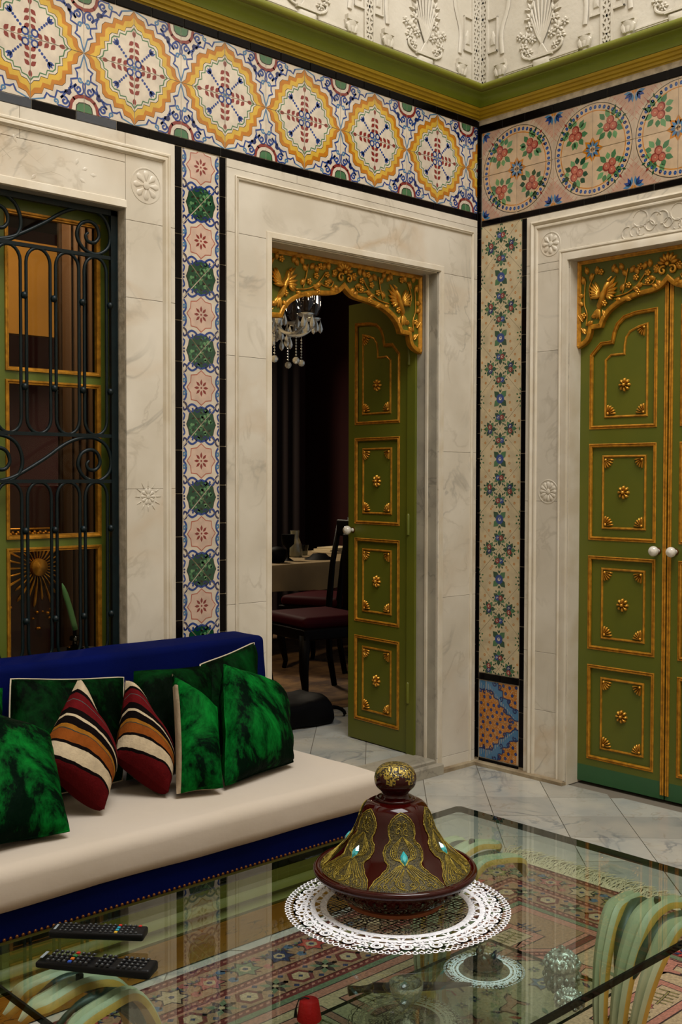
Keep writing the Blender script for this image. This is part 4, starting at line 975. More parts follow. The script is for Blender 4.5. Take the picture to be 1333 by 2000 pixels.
# ---------------------------------------------------------------- cushions
def cushion(name, C, th, mats, label, n=30, seed=0, group=None, welt=None, uvf=None, backmat=False, wr=1.):
    """C = 4 corners (bl, br, tr, tl); front faces -Y/camera"""
    P = [Vector(c) for c in C]; nrm = ((P[1]-P[0]).cross(P[3]-P[0])).normalized()
    if nrm.y > 0: nrm = -nrm
    mb = MB(); R = random.Random(seed); off = Vector((R.random()*9, R.random()*9, R.random()*9))
    def pt(u, v, side):
        # pinch sides inwards a little (pointed corners)
        a = 2*u-1; b = 2*v-1; pin = .035
        cr = .05*(a*b)**2*abs(a*b)
        uu = u-a*pin*(1-b*b)-a*.5*cr; vv = v-b*pin*(1-a*a)-b*.5*cr
        q = P[0]*(1-uu)*(1-vv)+P[1]*uu*(1-vv)+P[2]*uu*vv+P[3]*(1-uu)*vv
        e = max(0, (1-a*a)*(1-b*b))**.42
        w_ = noise.noise(q*8+off)*.022+noise.noise(Vector((q.x*30+q.z*18, q.y*30, q.z*6))+off)*.006+noise.noise(Vector((q.x*20, q.y*20, q.z*9))+off)*.006
        w_ *= wr*(1.2-.7*e)
        ed = 1-max(abs(a), abs(b))
        return q+nrm*(side*th*.5*e+(w_ if ed > .02 else w_*.3))
    for side in (1, -1):
        vs = [pt(i/n, j/n, side) for j in range(n+1) for i in range(n+1)]
        fs = []; mi = []
        for j in range(n):
            for i in range(n):
                k = j*(n+1)+i; f = (k, k+1, k+n+2, k+n+1)
                fs.append(f if side > 0 else f[::-1])
        o = len(mb.v); mb.v += [tuple(v) for v in vs]; mb.f += [tuple(i+o for i in f) for f in fs]
        for j in range(n):
            for i in range(n):
                mb.m.append(1 if (backmat and (side < 0 or (i < n*.07 and j < n*.86))) else 0)
    ob = tag(mb.build(name, mats, None, None, True, 180), label, 'cushion', group=group)
    if uvf:
        ul = ob.data.uv_layers.new(name='UVMap'); k1 = (n+1)*(n+1)
        for lp in ob.data.loops:
            k = lp.vertex_index % k1; u, v = (k % (n+1))/n, (k//(n+1))/n; ul.data[lp.index].uv = (uvf(u, v), v)
    if welt:
        per = [(t, 0) for t in [i/16 for i in range(16)]]+[(1, t) for t in [i/16 for i in range(16)]]+[(1-t, 1) for t in [i/16 for i in range(16)]]+[(0, 1-t) for t in [i/16 for i in range(16)]]
        MB().tube([tuple(pt(u, v, 1)) for u, v in per], .0028, 6, closed=True).build('piping', welt, ob, None, True, 180)
    return ob
M_wool = mk('beige cushion back', '#a89a80', .85, bump=.2, bsc=60)
M_cpipe = mk('cream piping', '#b3a68e', .8)
V2 = [M_velv, M_wool]; VD = [M_velvd, M_wool]
cushion('cushion', [(-2.60, -.46, .408), (-2.19, -.44, .408), (-2.085, -.285, .706), (-2.492, -.285, .752)], .13, VD, 'dark green velvet cushion with cream piping lying behind the striped pair', seed=1, welt=M_cpipe, wr=.7)
cushion('cushion', [(-2.20, -.45, .408), (-1.87, -.45, .408), (-1.745, -.30, .712), (-2.072, -.30, .728)], .13, VD, 'dark green velvet cushion half hidden behind the narrow green one', seed=2, wr=.7)
cushion('cushion', [(-1.93, -.42, .41), (-1.62, -.40, .41), (-1.557, -.285, .768), (-1.810, -.30, .716)], .12, [M_velvd, M_wool], 'dark green velvet cushion with pale piping peaking at the right end of the backrest', seed=3, welt=M_cpipe, wr=.8)
cushion('cushion', [(-2.92, -.50, .41), (-2.62, -.48, .41), (-2.515, -.32, .735), (-2.80, -.32, .76)], .13, V2, 'emerald velvet cushion just showing at the left edge of the picture', seed=4, wr=.8)
cushion('cushion', [(-2.86, -.76, .418), (-2.562, -.785, .418), (-2.50, -.55, .630), (-2.715, -.48, .745)], .15, V2, 'large emerald velvet cushion lying in front at the left end', seed=5, welt=M_velv)
# striped cushions: woven stripes laid out on the cushion's own UV map
def stripe_mat():
    m = mk('striped cloth', '#5c0f10', .9, bump=.22, bsc=170, spec=.02); nt = m.node_tree; N = nt.nodes; L = nt.links
    uv = N.new('ShaderNodeUVMap'); uv.uv_map = 'UVMap'; sp = N.new('ShaderNodeSeparateXYZ'); L.new(uv.outputs[0], sp.inputs[0])
    cr = N.new('ShaderNodeValToRGB'); cr.color_ramp.interpolation = 'CONSTANT'; E = cr.color_ramp.elements
    S_ = [(0, '#4a0a0c'), (.20, '#0a0606'), (.225, '#c2ad8c'), (.335, '#0a0606'), (.36, '#7c3c12'), (.455, '#26302c'), (.462, '#8f5818'), (.50, '#0a0606'), (.575, '#c2ad8c'), (.605, '#0a0606'), (.665, '#560d10'), (.76, '#3d4a48'), (.768, '#560d10'), (.83, '#0a0606'), (.865, '#c2ad8c')]
    E[0].position = 0; E[0].color = (*hx(S_[0][1]), 1); E[1].position = S_[1][0]; E[1].color = (*hx(S_[1][1]), 1)
    for p_, c_ in S_[2:]: e = E.new(p_); e.color = (*hx(c_), 1)
    nz = N.new('ShaderNodeTexNoise'); nz.inputs['Scale'].default_value = 6; L.new(uv.outputs[0], nz.inputs[0]); q = N.new('ShaderNodeMath'); q.operation = 'MULTIPLY_ADD'; L.new(nz.outputs[0], q.inputs[0]); q.inputs[1].default_value = .03; L.new(sp.outputs[0], q.inputs[2])
    L.new(q.outputs[0], cr.inputs[0]); mx = N.new('ShaderNodeMix'); mx.data_type = 'RGBA'; mx.blend_type = 'MULTIPLY'; mx.inputs[0].default_value = .6
    n2 = N.new('ShaderNodeTexNoise'); n2.inputs['Scale'].default_value = 9; n2.inputs['Detail'].default_value = 5; L.new(uv.outputs[0], n2.inputs[0]); L.new(cr.outputs[0], mx.inputs[6]); L.new(n2.outputs[0], mx.inputs[7])
    g_ = N.new('ShaderNodeGamma'); L.new(mx.outputs[2], g_.inputs[0]); g_.inputs[1].default_value = .88
    L.new(g_.outputs[0], N['Principled BSDF'].inputs['Base Color']); return m
ST = stripe_mat()
def stf(u, v): return .86*u+.14*v+.10*(1-u)*v*(1-v)*2
cushion('cushion', [(-2.398, -.680, .416), (-2.288, -.560, .50), (-2.325, -.40, .748), (-2.575, -.600, .571)], .15, ST, 'striped red and rust cushion on its corner, beside the large emerald cushion', n=40, seed=7, uvf=stf, wr=.6)
cushion('cushion', [(-2.170, -.655, .416), (-2.078, -.550, .47), (-2.158, -.395, .728), (-2.285, -.540, .525)], .15, ST, 'striped red and rust cushion on its corner, beside the narrow green cushion', n=40, seed=8, uvf=stf, wr=.6)
cushion('cushion', [(-2.168, -.680, .412), (-2.035, -.74, .420), (-1.952, -.60, .637), (-2.012, -.43, .733)], .13, [M_velv, mk('wool side', '#9c8a70', .85, bump=.3, bsc=50)], 'narrow turned green velvet cushion with beige back next to the striped one', seed=9, backmat=True)
cushion('cushion', [(-2.020, -.715, .412), (-1.672, -.635, .414), (-1.577, -.45, .640), (-1.862, -.50, .752)], .15, V2, 'plump emerald velvet cushion at the open right end of the seat', seed=10, welt=M_velv)

# ================================================================ RUG
RX0, RX1, RY_0, RY_1 = -3.75, -.93, -3.15, -.905
rug = root('rug', 'red cream and pink patterned oriental rug with pale fringe under the glass table', 'rug', (-2.3, -2.0, 0))
RC = {'rcream': '#a5906f', 'rred': '#5e1a16', 'rrose': '#96514a', 'rpink': '#a06a58', 'rnavy': '#1d2547', 'rblue': '#3c5670', 'rolive': '#7d7440', 'rgreen': '#5c6a4e', 'rbrown': '#2a1512', 'rsand': '#8c6b4e', 'rbright': '#9c3028'}
RK = list(RC); RM = [mk('wool '+k, RC[k], .95, bump=.35, bsc=260, col2='#%02x%02x%02x' % tuple(int(int(RC[k][i:i+2], 16)*.72) for i in (1, 3, 5)), sc=120, mixamt=.7) for k in RK]
RA = Art()
def rect_(x0, y0, x1, y1): return [(x0, y0), (x1, y0), (x1, y1), (x0, y1)]
RA.fill(rect_(RX0, RY_0, RX1, RY_1), 'rred', 1)
def band(ins, c, l): RA.fill(rect_(RX0+ins, RY_0+ins, RX1-ins, RY_1-ins), c, l)
def guard(ins, w=.026, c1='rred', c2='rpink'):
    global LAY
    band(ins, 'rbrown', LAY); band(ins+.003, c1, LAY+1)
    step = .022
    for (a, b, hor, c) in ((RX0+ins, RX1-ins, True, RY_1-ins-w/2), (RX0+ins, RX1-ins, True, RY_0+ins+w/2), (RY_0+ins, RY_1-ins, False, RX1-ins-w/2), (RY_0+ins, RY_1-ins, False, RX0+ins+w/2)):
        n = int((b-a)/step)
        for i in range(n):
            t = a+(i+.5)*step
            q = [(t-.008, c-.004), (t+.003, c-.004), (t+.008, c+.004), (t-.003, c+.004)] if hor else [(c-.004, t-.008), (c+.004, t-.003), (c+.004, t+.008), (c-.004, t+.003)]
            RA.fill(q, c2, LAY+2)
    LAY += 2
LAY = 2
def hexm(x, y, r, a, c1, c2, l):
    H_ = [(x+r*cos(a+k*pi/3)*1.0, y+r*sin(a+k*pi/3)) for k in range(6)]; RA.fill(H_, c1, l); RA.fill([(x+(p-x)*.66, y+(q-y)*.66) for p, q in H_], c2, l+1); RA.dot(x, y, r*.2, 'rnavy', l+2, 4)
def starm(x, y, r, c1, c2, l):
    for k in range(8): RA.leaf(x, y, k*pi/4, r, r*.42, c1 if k % 2 else c2, l)
    RA.dot(x, y, r*.22, 'rcream', l+1, 5)
def comb(x, y, a, s, c, l):
    f = lambda p: (x+p[0]*cos(a)-p[1]*sin(a), y+p[0]*sin(a)+p[1]*cos(a))
    for (x0, y0, x1, y1) in ((-1, -.08, 1, .08), (-1, -.6, -.85, .6), (-.6, .08, -.45, .7), (-.2, .08, -.05, .55), (.2, .08, .35, .7), (.6, .08, .75, .45), (-.4, -.6, -.25, -.08), (.1, -.7, .25, -.08), (.5, -.5, .65, -.08)):
        RA.fill([f((u*s, v*s)) for u, v in rect_(x0, y0, x1, y1)], 'rbrown', l); RA.fill([f((u*s, v*s)) for u, v in rect_(x0+.03, y0+.03, x1-.03, y1-.03)], c, l+1)
def animal(x, y, a, s, c, l):
    f = lambda p: (x+p[0]*cos(a)-p[1]*sin(a), y+p[0]*sin(a)+p[1]*cos(a))
    B = [(-.9, .1), (-.5, .3), (.2, .25), (.5, .6), (.9, .65), (.95, .45), (.7, .35), (.6, -.1), (.65, -.6), (.45, -.6), (.4, -.15), (-.3, -.15), (-.4, -.6), (-.6, -.6), (-.6, -.05), (-1, .5)]
    RA.fill([f((u*s, v*s)) for u, v in B], 'rbrown', l); RA.fill([f((u*s*.86, v*s*.8)) for u, v in B], c, l+1)
def blossom(x, y, r, c, l, rnd):
    RA.fill([(x+r*(1 if k % 2 else .62)*cos(k*pi/6), y+r*(1 if k % 2 else .62)*sin(k*pi/6)) for k in range(12)], 'rbrown', l)
    RA.fill([(x+r*.86*(1 if k % 2 else .6)*cos(k*pi/6), y+r*.86*(1 if k % 2 else .6)*sin(k*pi/6)) for k in range(12)], c, l+1); RA.dot(x, y, r*.36, 'rcream', l+2, 6); RA.dot(x, y, r*.18, 'rnavy', l+3, 5)
rr = random.Random(11)
def along(ins, w, step, fn):
    c = ins+w/2; i = 0
    for (a, b, hor, cc, ang) in ((RX0+ins+w, RX1-ins-w, True, RY_1-c, 0), (RX0+ins+w, RX1-ins-w, True, RY_0+c, 0), (RY_0+ins+w, RY_1-ins-w, False, RX1-c, pi/2), (RY_0+ins+w, RY_1-ins-w, False, RX0+c, pi/2)):
        n = int((b-a)/step); st = (b-a)/n
        for k in range(n+1):
            t = a+k*st; i += 1; fn(*( (t, cc) if hor else (cc, t)), ang, i)
guard(.004)
band(.034, 'rsand', LAY+1); LAY += 1
def f1(x, y, a, i):
    c = ['rrose', 'rgreen', 'rnavy', 'rbright', 'rolive', 'rcream'][i % 6]
    blossom(x, y, .050, c, LAY+2, rr)
    dx, dy = (.058, 0) if a == 0 else (0, .058)
    for s in (-1, 1):
        starm(x+dx*.5*s+dy*.35, y+dy*.5*s+dx*.35, .024, 'rnavy', 'rgreen', LAY+1); RA.dot(x+dx-dy*.5*s, y+dy-dx*.5*s, .016, 'rrose' if i % 2 else 'rblue', LAY+1, 5)
        RA.stroke([(x-dx-dy*.6*s, y-dy-dx*.6*s), (x-dx*.4, y-dy*.4), (x+dx*.4-dy*.7*s, y+dy*.4-dx*.7*s)], .006, 'rred', LAY+1)
along(.034, .115, .118, f1)
guard(.149)
band(.178, 'rpink', LAY+1); band(.186, 'rsand', LAY+2); LAY += 2
def f2(x, y, a, i):
    if i % 2: hexm(x, y, .040, a, 'rred', 'rcream', LAY+1)
    else: starm(x, y, .045, 'rgreen', 'rbrown', LAY+1)
    dx, dy = (.045, 0) if a == 0 else (0, .045)
    for s in (-1, 1): RA.dot(x+dx+dy*.75*s, y+dy+dx*.75*s, .010, 'rnavy', LAY+1, 4); RA.dot(x+dx*.8, y+dy*.8, .009, 'rrose', LAY+1, 4)
along(.182, .085, .086, f2)
guard(.270)
band(.298, 'rgreen', LAY+1); band(.318, 'rbrown', LAY+2); band(.322, 'rpink', LAY+3); band(.352, 'rbrown', LAY+4); band(.356, 'rcream', LAY+5); LAY += 5
# field: corner spandrels, cartouches and scattered figures
fx0, fx1, fy0, fy1 = RX0+.356, RX1-.356, RY_0+.356, RY_1-.356
l = LAY+1
for (cx, cy, sx, sy) in ((fx1, fy1, -1, -1), (fx0, fy1, 1, -1), (fx1, fy0, -1, 1), (fx0, fy0, 1, 1)):
    for (d, c) in ((0, 'rbrown'), (.006, 'rpink'), (.028, 'rbrown'), (.031, 'rred'), (.052, 'rbrown'), (.055, 'rpink'), (.070, 'rbrown'), (.073, 'rsand')):
        RA.fill([(cx, cy), (cx+sx*(.36-d), cy), (cx+sx*(.36-d), cy+sy*(.14-d*.4)), (cx+sx*(.20-d*.6), cy+sy*(.30-d)), (cx, cy+sy*(.30-d))], c, l); l += 1
    for t in range(16):
        u = t/16; RA.dot(cx+sx*(.36-.042-.16*u), cy+sy*(.125+.15*u), .006, 'rpink', l, 4)
    l = LAY+1
l2 = LAY+10
for (x, y, a, s, c, k) in ((-1.47, -1.40, .3, .05, 'rolive', 0), (-1.38, -1.35, 1.4, .04, 'rnavy', 1)): comb(x, y, a, s, c, l2)
for i in range(6):      # pink bordered cartouches along the field
    x = -1.55-i*.38
    for yy in (-1.86, -1.36):
        for d, c in ((0, 'rbrown'), (.004, 'rpink'), (.026, 'rbrown'), (.029, 'rcream')):
            RA.fill(rect_(x-.16+d, yy-.068+d, x+.16-d, yy+.068-d), c, l2+[0, .004, .026, .029].index(d))
        comb(x-.06, yy, .15, .05, 'rolive', l2+5); comb(x+.07, yy, 3.3, .045, 'rolive', l2+5); blossom(x, yy+.005, .022, 'rbright' if i % 2 else 'rrose', l2+7, rr)
for i in range(7):
    x = -1.5-i*.30
    animal(x, -1.62, .2, .06, 'rpink', l2+1); blossom(x-.14, -1.60, .042, 'rrose' if i % 2 else 'rblue', l2+1, rr)
    for k in range(4): RA.leaf(x-.07+.04*k, -1.70+.02*(k % 2), 1.2+k, .035, .014, ('rnavy', 'rbright', 'rolive', 'rgreen')[k], l2+1); starm(x+.06-.05*k, -1.535, .018, 'rnavy', 'rgreen', l2+1)
    for k in range(5): RA.stroke([(x-.15+.03*k, -1.49), (x-.14+.03*k, -1.465), (x-.155+.03*k, -1.445)], .006, 'rbright' if k % 2 else 'rbrown', l2+1)
for (x, y) in ((-1.30, -1.78), (-1.36, -2.0), (-1.30, -2.25), (-1.5, -2.15), (-1.8, -2.2), (-2.1, -2.15), (-2.4, -2.2), (-2.7, -2.15), (-3.0, -2.2)):
    animal(x, y, .2, .07, 'rpink', l2+1); starm(x+.10, y+.02, .03, 'rnavy', 'rbright', l2+1); comb(x-.02, y-.10, 0, .05, 'rolive', l2+1)
mb = MB(); mb.box(RX0, RX1, RY_0, RY_1, -.001, .006); RA.into(mb, RK, .006, .00011, 1, 1)
mb.build('pile', [RM[1]]+RM, rug)
M_fr = mk('rug fringe', '#c2b999', .95, col2='#a39a7c', sc=40, mixamt=.5)
fb = MB(); R_ = random.Random(5)
y = RY_0
while y < RY_1:
    for k in range(3):
        a = R_.uniform(-.5, .5); L_ = R_.uniform(.085, .14); x1 = RX1+L_*cos(a); y1 = y+L_*sin(a); z1 = R_.uniform(.002, .010)
        mx, my = (RX1+x1)/2+R_.uniform(-.01, .01), (y+y1)/2+R_.uniform(-.012, .012)
        fb.tube([(RX1-.002, y, .004), (mx, my, R_.uniform(.008, .022)), (x1, y1, z1)], [.0022, .0017, .0008], 4)
    y += .0065
fr = fb.build('fringe', M_fr, rug); fr['kind'] = 'stuff'

# ================================================================ GLASS TABLE
TZ = .42; TX0, TX1, TY0, TY1 = -3.095, -1.645, -2.212, -1.310
tb = root('glass_table', 'rectangular clear glass coffee table on curved pale green leaf shaped legs', 'coffee table', (-2.37, -1.76, 0))
def glass_slab(x0, x1, y0, y1, z0, z1, cr):
    P = [(x0+cr, y0), (x1-cr, y0), (x1, y0+cr), (x1, y1-cr), (x1-cr, y1), (x0+cr, y1), (x0, y1-cr), (x0, y0+cr)]
    mb = MB(); n = 8; ins = lambda d: [(x0+cr+(-0)*0, y0+d), (x1-cr, y0+d), (x1-d, y0+cr), (x1-d, y1-cr), (x1-cr, y1-d), (x0+cr, y1-d), (x0+d, y1-cr), (x0+d, y0+cr)]
    A_, B_ = P, ins(.0025)
    mb.add([(x, y, z1) for x, y in B_], [tuple(range(8))], 0); mb.add([(x, y, z0) for x, y in B_], [tuple(range(8))[::-1]], 0)
    mb.add([(x, y, z1) for x, y in B_]+[(x, y, z1-.0025) for x, y in A_]+[(x, y, z0+.0025) for x, y in A_]+[(x, y, z0) for x, y in B_], [(r*8+(i+1) % 8, r*8+i, (r+1)*8+i, (r+1)*8+(i+1) % 8) for r in range(3) for i in range(8)], 1)
    for k in range(2, 2+24): mb.m[k] = 2 if k == 2+4 else 1
    return mb
glass_slab(TX0, TX1, TY0, TY1, TZ-.0175, TZ, .012).build('tabletop', [M_tglass, M_gedge, M_gedgel], tb)
glass_slab(-2.96, -1.80, -1.935, -1.545, .152, .160, .01).build('glass_shelf', [M_tglass, M_gedge, M_gedgel], tb)
M_leg = mk('pale green painted leaf', '#b4b394', .5, col2='#8c9878', sc=9, mixamt=.7, bump=.25, bsc=30, aniso=(1, 1, .4))
M_legin = mk('ochre leaf underside', '#bf9440', .5, col2='#9c782c', sc=9, mixamt=.6, bump=.2, bsc=30)
M_legdk = mk('dark green gap shade', '#25382b', .45, col2='#1a261d', sc=12, mixamt=.6)
def frond(mb, s, y0, y1, w, base, reach, top, tipz, hollow=None):
    """arched leaf strip: rises from BASE and curls outwards; channelled section (midrib)"""
    path = [(0, .0), (-.01, .10), (.0, .20), (.03, .29), (.085, .362), (.155, top), (.22, top-.012), (reach, tipz+.02), (reach+.02, tipz)]
    S = spline(path, 5); n = len(S)-1; rows = []; rows2 = []
    for i, (x, z) in enumerate(S):
        t = i/n; yy = y0+(y1-y0)*min(1, t*1.2); ww = w*(.42+.58*min(1, t*2.2))*(1-max(0, t-.80)/.20*.90)
        a = S[max(0, i-1)]; b = S[min(n, i+1)]; dx, dz = b[0]-a[0], b[1]-a[1]; d = hypot(dx, dz) or 1; nx, nz = -dz/d, dx/d
        r = []
        for j, (o, h) in enumerate(((-1, -.010), (-.8, .002), (-.35, .007), (0, -.003), (.35, .007), (.8, .002), (1, -.010))):
            r.append((s*(x+nx*h), yy+o*ww, z+nz*h))
        q = []
        for (o, h) in ((-1, -.010), (-.5, -.012), (0, -.016), (.5, -.012), (1, -.010)): q.append((s*(x+nx*h), yy+o*ww, z+nz*h))
        rows.append(r); rows2.append(q)
    for R_, mi in ((rows, 0), (rows2, 1)):
        k = len(R_[0]); mb.add([v for r in R_ for v in r], [(i*k+j, i*k+j+1, (i+1)*k+j+1, (i+1)*k+j) for i in range(n) for j in range(k-1)], mi)
        if mi == 0:
            tot = n*(k-1)
            for q_ in range(tot):
                if q_ % (k-1) == 0: mb.m[len(mb.m)-tot+q_] = 1
def make_leg(lx, ly, s, nm='leg'):
    L = bpy.data.objects.new(nm, None); COL.objects.link(L); L.parent = tb; L.matrix_parent_inverse = Matrix.Translation((2.37, 1.76, 0)); L.location = (lx, ly, .0095)
    for (a, b, w_, reach, top, tip) in ((-.026, -.104, .025, .235, .366, .308), (0, 0, .030, .255, .380, .340), (.026, .104, .025, .235, .366, .308)):
        mb = MB(); frond(mb, s, a, b, w_, 0, reach, top, tip); o = mb.build('frond', [M_leg, M_legin], L, None, True, 50)
        if hasattr(o.data, 'set_sharp_from_angle'): pass
    hl = MB()  # dark tubes put shade into the gaps between the fronds
    for (ya, yb) in ((-.013, -.052), (.013, .052)):
        hl.tube([(s*x, ya+(yb-ya)*min(1, i/12), z-.014) for i, (x, z) in enumerate(spline([(.02, .26), (.05, .31), (.095, .352), (.15, .374), (.20, .37), (.235, .345)], 4))], [.006+.014*sin(pi*min(1, i/16)) for i in range(21)], 8)
    hl.build('gap_shade', M_legdk, L, None, True, 180)
    st = MB()
    for (a, z0, z1) in ((0, .0, .12), (2.1, .0, .10), (-2.1, 0, .10)):
        st.tube([(s*.0+.035*cos(a+(0 if s > 0 else pi)), .035*sin(a), z0), (.012*cos(a+(0 if s > 0 else pi)), .012*sin(a), .05), (.0, 0, z1)], [.022, .018, .012], 8)
    for sy in (-1, 1):
        st.tube([(0, sy*.01, .04), (s*.01, sy*.022, .14), (s*.045, sy*.03, .205), (s*.075, sy*.034, .20)], [.016, .016, .010, .002], 8)
    st.build('sheath', M_legin, L, None, True, 180)
    MB().lathe([(.0075, 0), (.0075, .010), (.005, .0115), (.0005, .012)], 12).build('rubber_button', mk('dark rubber', '#25241f', .6), L, T(s*.155, 0, .381), True)
    return L
for (x, y, s) in ((-1.955, -2.03, 1), (-1.955, -1.49, 1), (-2.79, -1.49, -1), (-2.79, -2.03, -1)): make_leg(x, y, s)

# ================================================================ ON THE TABLE
def doily(name, label, cx, cy, z, R, mat, n=20, inner=True, flat=.0012):
    mb = MB(); rr = random.Random(int(R*1000))
    def rib(pts, w, closed=False, hz=flat):
        m = Art().stroke(pts, w, 'c', 0, closed)
        for t, c, l_ in m.t: mb.add([(x, y, hz) for x, y in t], [(0, 1, 2)], 0)
    def circ(r, k=64, wob=0, m=0): return [((r+wob*abs(cos(m*pi*i/k)))*cos(2*pi*i/k), (r+wob*abs(cos(m*pi*i/k)))*sin(2*pi*i/k)) for i in range(k)]
    rib(circ(R*.655), R*.06, True); rib(circ(R*.745, 160, R*.01, 11), R*.05, True, flat+.0002); rib(circ(R*.80, 160, R*.012, 15), R*.022, True, flat+.0003)
    for i in range(n*3):
        a = 2*pi*i/(n*3); rib([(R*.68*cos(a), R*.68*sin(a)), (R*.73*cos(a+.04*(1 if i % 2 else -1)), R*.73*sin(a+.04*(1 if i % 2 else -1)))], R*.022); rib(circ(R*.90, 160, R*.012, n), R*.022, True); rib(circ(R*.945, 320, R*.035, n*2), R*.014, True)
    for i in range(n):
        a = 2*pi*i/n; am = a+pi/n
        # crocheted scallop medallion
        for r_, w in ((.040, .02), (.022, .012)): rib([(R*.855*cos(a)+R*r_*1.15*cos(t), R*.855*sin(a)+R*r_*1.15*sin(t)) for t in [k*pi/6 for k in range(12)]], R*w, True, flat+.0004)
        for d in (-.055, 0, .055): rib([(R*.77*cos(am+d), R*.77*sin(am+d)), (R*.84*cos(am-d*.6), R*.84*sin(am-d*.6)), (R*.92*cos(am+d*1.3), R*.92*sin(am+d*1.3))], R*.018, False, flat+.0002)
        for d in (.80, .845, .885): rib([(R*d*cos(am-.07), R*d*sin(am-.07)), (R*(d+.012)*cos(am), R*(d+.012)*sin(am)), (R*d*cos(am+.07), R*d*sin(am+.07))], R*.014, False, flat+.0005)
        for k in range(5):
            b = a+(k-2)*2*pi/n/5; rib([(R*(.97)*cos(b)+R*.022*cos(t), R*(.97)*sin(b)+R*.022*sin(t)) for t in [q*pi/4 for q in range(8)]], R*.011, True, flat+.0001)
            rib([(R*.93*cos(b), R*.93*sin(b)), (R*.975*cos(b+.02), R*.975*sin(b+.02))], R*.012, False, flat)
        # solid patches between the holes
        for (rr_, da, s_) in ((.81, .10, .028), (.88, -.1, .024), (.79, -.02, .02)):
            b = a+da; x, y = R*rr_*cos(b), R*rr_*sin(b); P = [(x+R*s_*(1+.4*rr.random())*cos(q), y+R*s_*(1+.4*rr.random())*sin(q)) for q in [k*pi/3 for k in range(6)]]
            for t in tess(ccw(P)): mb.add([(ccw(P)[j][0], ccw(P)[j][1], flat+.0002) for j in t], [(0, 1, 2)], 0)
    o = tag(mb.build(name, mat, None, T(cx, cy, z)), label, 'doily')
    if inner:
        net = MB(); 
        def rn(pts, w, closed=False):
            for t, c, l_ in Art().stroke(pts, w, 'c', 0, closed).t: net.add([(x, y, flat*.6) for x, y in t], [(0, 1, 2)], 0)
        for k in range(-16, 17):
            d = k*R*.64/16; h_ = sqrt(max(0, (R*.645)**2-d*d))
            if h_ > .01: rn([(d, -h_), (d, h_)], R*.012); rn([(-h_, d), (h_, d)], R*.012)
        for k in range(10):
            a = k*2*pi/10
            for (r_, s_) in ((.55, .10), (.30, .09)):
                x, y = R*r_*cos(a), R*r_*sin(a); rn([(x+R*s_*(1+.3*cos(5*t))*cos(t), y+R*s_*(1+.3*cos(5*t))*sin(t)) for t in [q*pi/12 for q in range(24)]], R*.018, True)
                rn([(x+R*s_*.5*cos(t), y+R*s_*.5*sin(t)) for t in [q*pi/5 for q in range(10)]], R*.02, True)
            rn(spline([(R*.40*cos(a), R*.4*sin(a)), (R*.48*cos(a+.2), R*.48*sin(a+.2)), (R*.62*cos(a+.15), R*.62*sin(a+.15)), (R*.70*cos(a+.3), R*.70*sin(a+.3))], 4), R*.018)
        net.build('net_centre', mk('taupe net lace', '#8d8370', .9, bump=.4, bsc=200, col2='#6b6252', sc=50, mixamt=.6), o)
    return o
doily('doily', 'large white crochet lace doily under the brown tagine on the glass', -2.302, -1.704, TZ, .243, M_lace, 22)
doily('doily', 'small white crochet doily under the swan dish on the lower glass shelf', -1.955, -1.66, .160, .098, M_lace, 14, True)
doily('doily', 'cream lace doily under the silver goblet on the lower glass shelf', -2.275, -1.70, .160, .125, M_lace2, 14, True)
# tagine
TGX, TGY = -2.286, -1.681
M_glz = mk('oxblood glaze', '#2f0403', .05, spec=.3, coat=.0, col2='#240202', sc=8, mixamt=.6)
M_glzdk = mk('dark glaze', '#100405', .08, coat=1.)
M_clay = mk('bare clay foot', '#8a4a28', .7)
M_fil = mk('gold filigree paint', '#a8943a', .35, metal=.6, bump=.5, bsc=220, col2='#5d4c14', sc=60, mixamt=.6)
M_patch = mk('black enamel patch', '#0a0905', .5, spec=.3, bump=.3, bsc=300, col2='#9a8838', sc=330, mixamt=.32)
tg = root('tagine', 'oxblood glazed ceramic tagine with gold filigree lid and turquoise gems on the doily', 'tagine', (TGX, TGY, TZ+.0025))
TM = T(TGX, TGY, TZ+.0025)
dish = MB().lathe([(.0005, .012), (.088, .010), (.098, .0), (.104, .0), (.106, .008)], 64, mi=1).lathe([(.106, .008), (.118, .018), (.140, .034), (.156, .048), (.160, .056), (.171, .062), (.1765, .068), (.178, .074), (.175, .079), (.168, .079), (.160, .072), (.0005, .06)], 64)
dish.build('base_dish', [M_glz, M_clay], tg, TM, True, 60)
lb = MB()
for k in range(38):   # dripped dark brush marks on the dish wall
    a = 2*pi*k/38+.03*sin(k*7); 
    for (r0, z0, r1, z1, dw) in ((.1455, .0375, .1585, .0515, .010),):
        da = dw/.15*(.5+.5*abs(sin(k*3.3))); lb.add([((r+.0006)*cos(b), (r+.0006)*sin(b), z) for r, z, b in ((r0, z0, a-da/2), (r0, z0, a+da/2), (r1, z1, a+da/2.5), (r1, z1, a-da/2.5))], [(0, 1, 2, 3)])
lb.build('brush_marks', M_glzdk, tg, TM)['kind'] = 'stuff'
prof = [(.166, .076), (.160, .0795), (.145, .091), (.128, .107), (.112, .123), (.099, .141), (.088, .160), (.080, .180), (.0745, .197), (.068, .210), (.058, .2185), (.046, .2225), (.037, .2235)]
PS = spline(prof, 5)
lid = MB().lathe(PS, 72).build('lid', M_glz, tg, TM, True, 180)
lens = [0]
for a_, b_ in zip(PS, PS[1:]): lens.append(lens[-1]+hypot(b_[0]-a_[0], b_[1]-a_[1]))
Ltot = .170   # decorated length measured from the rim
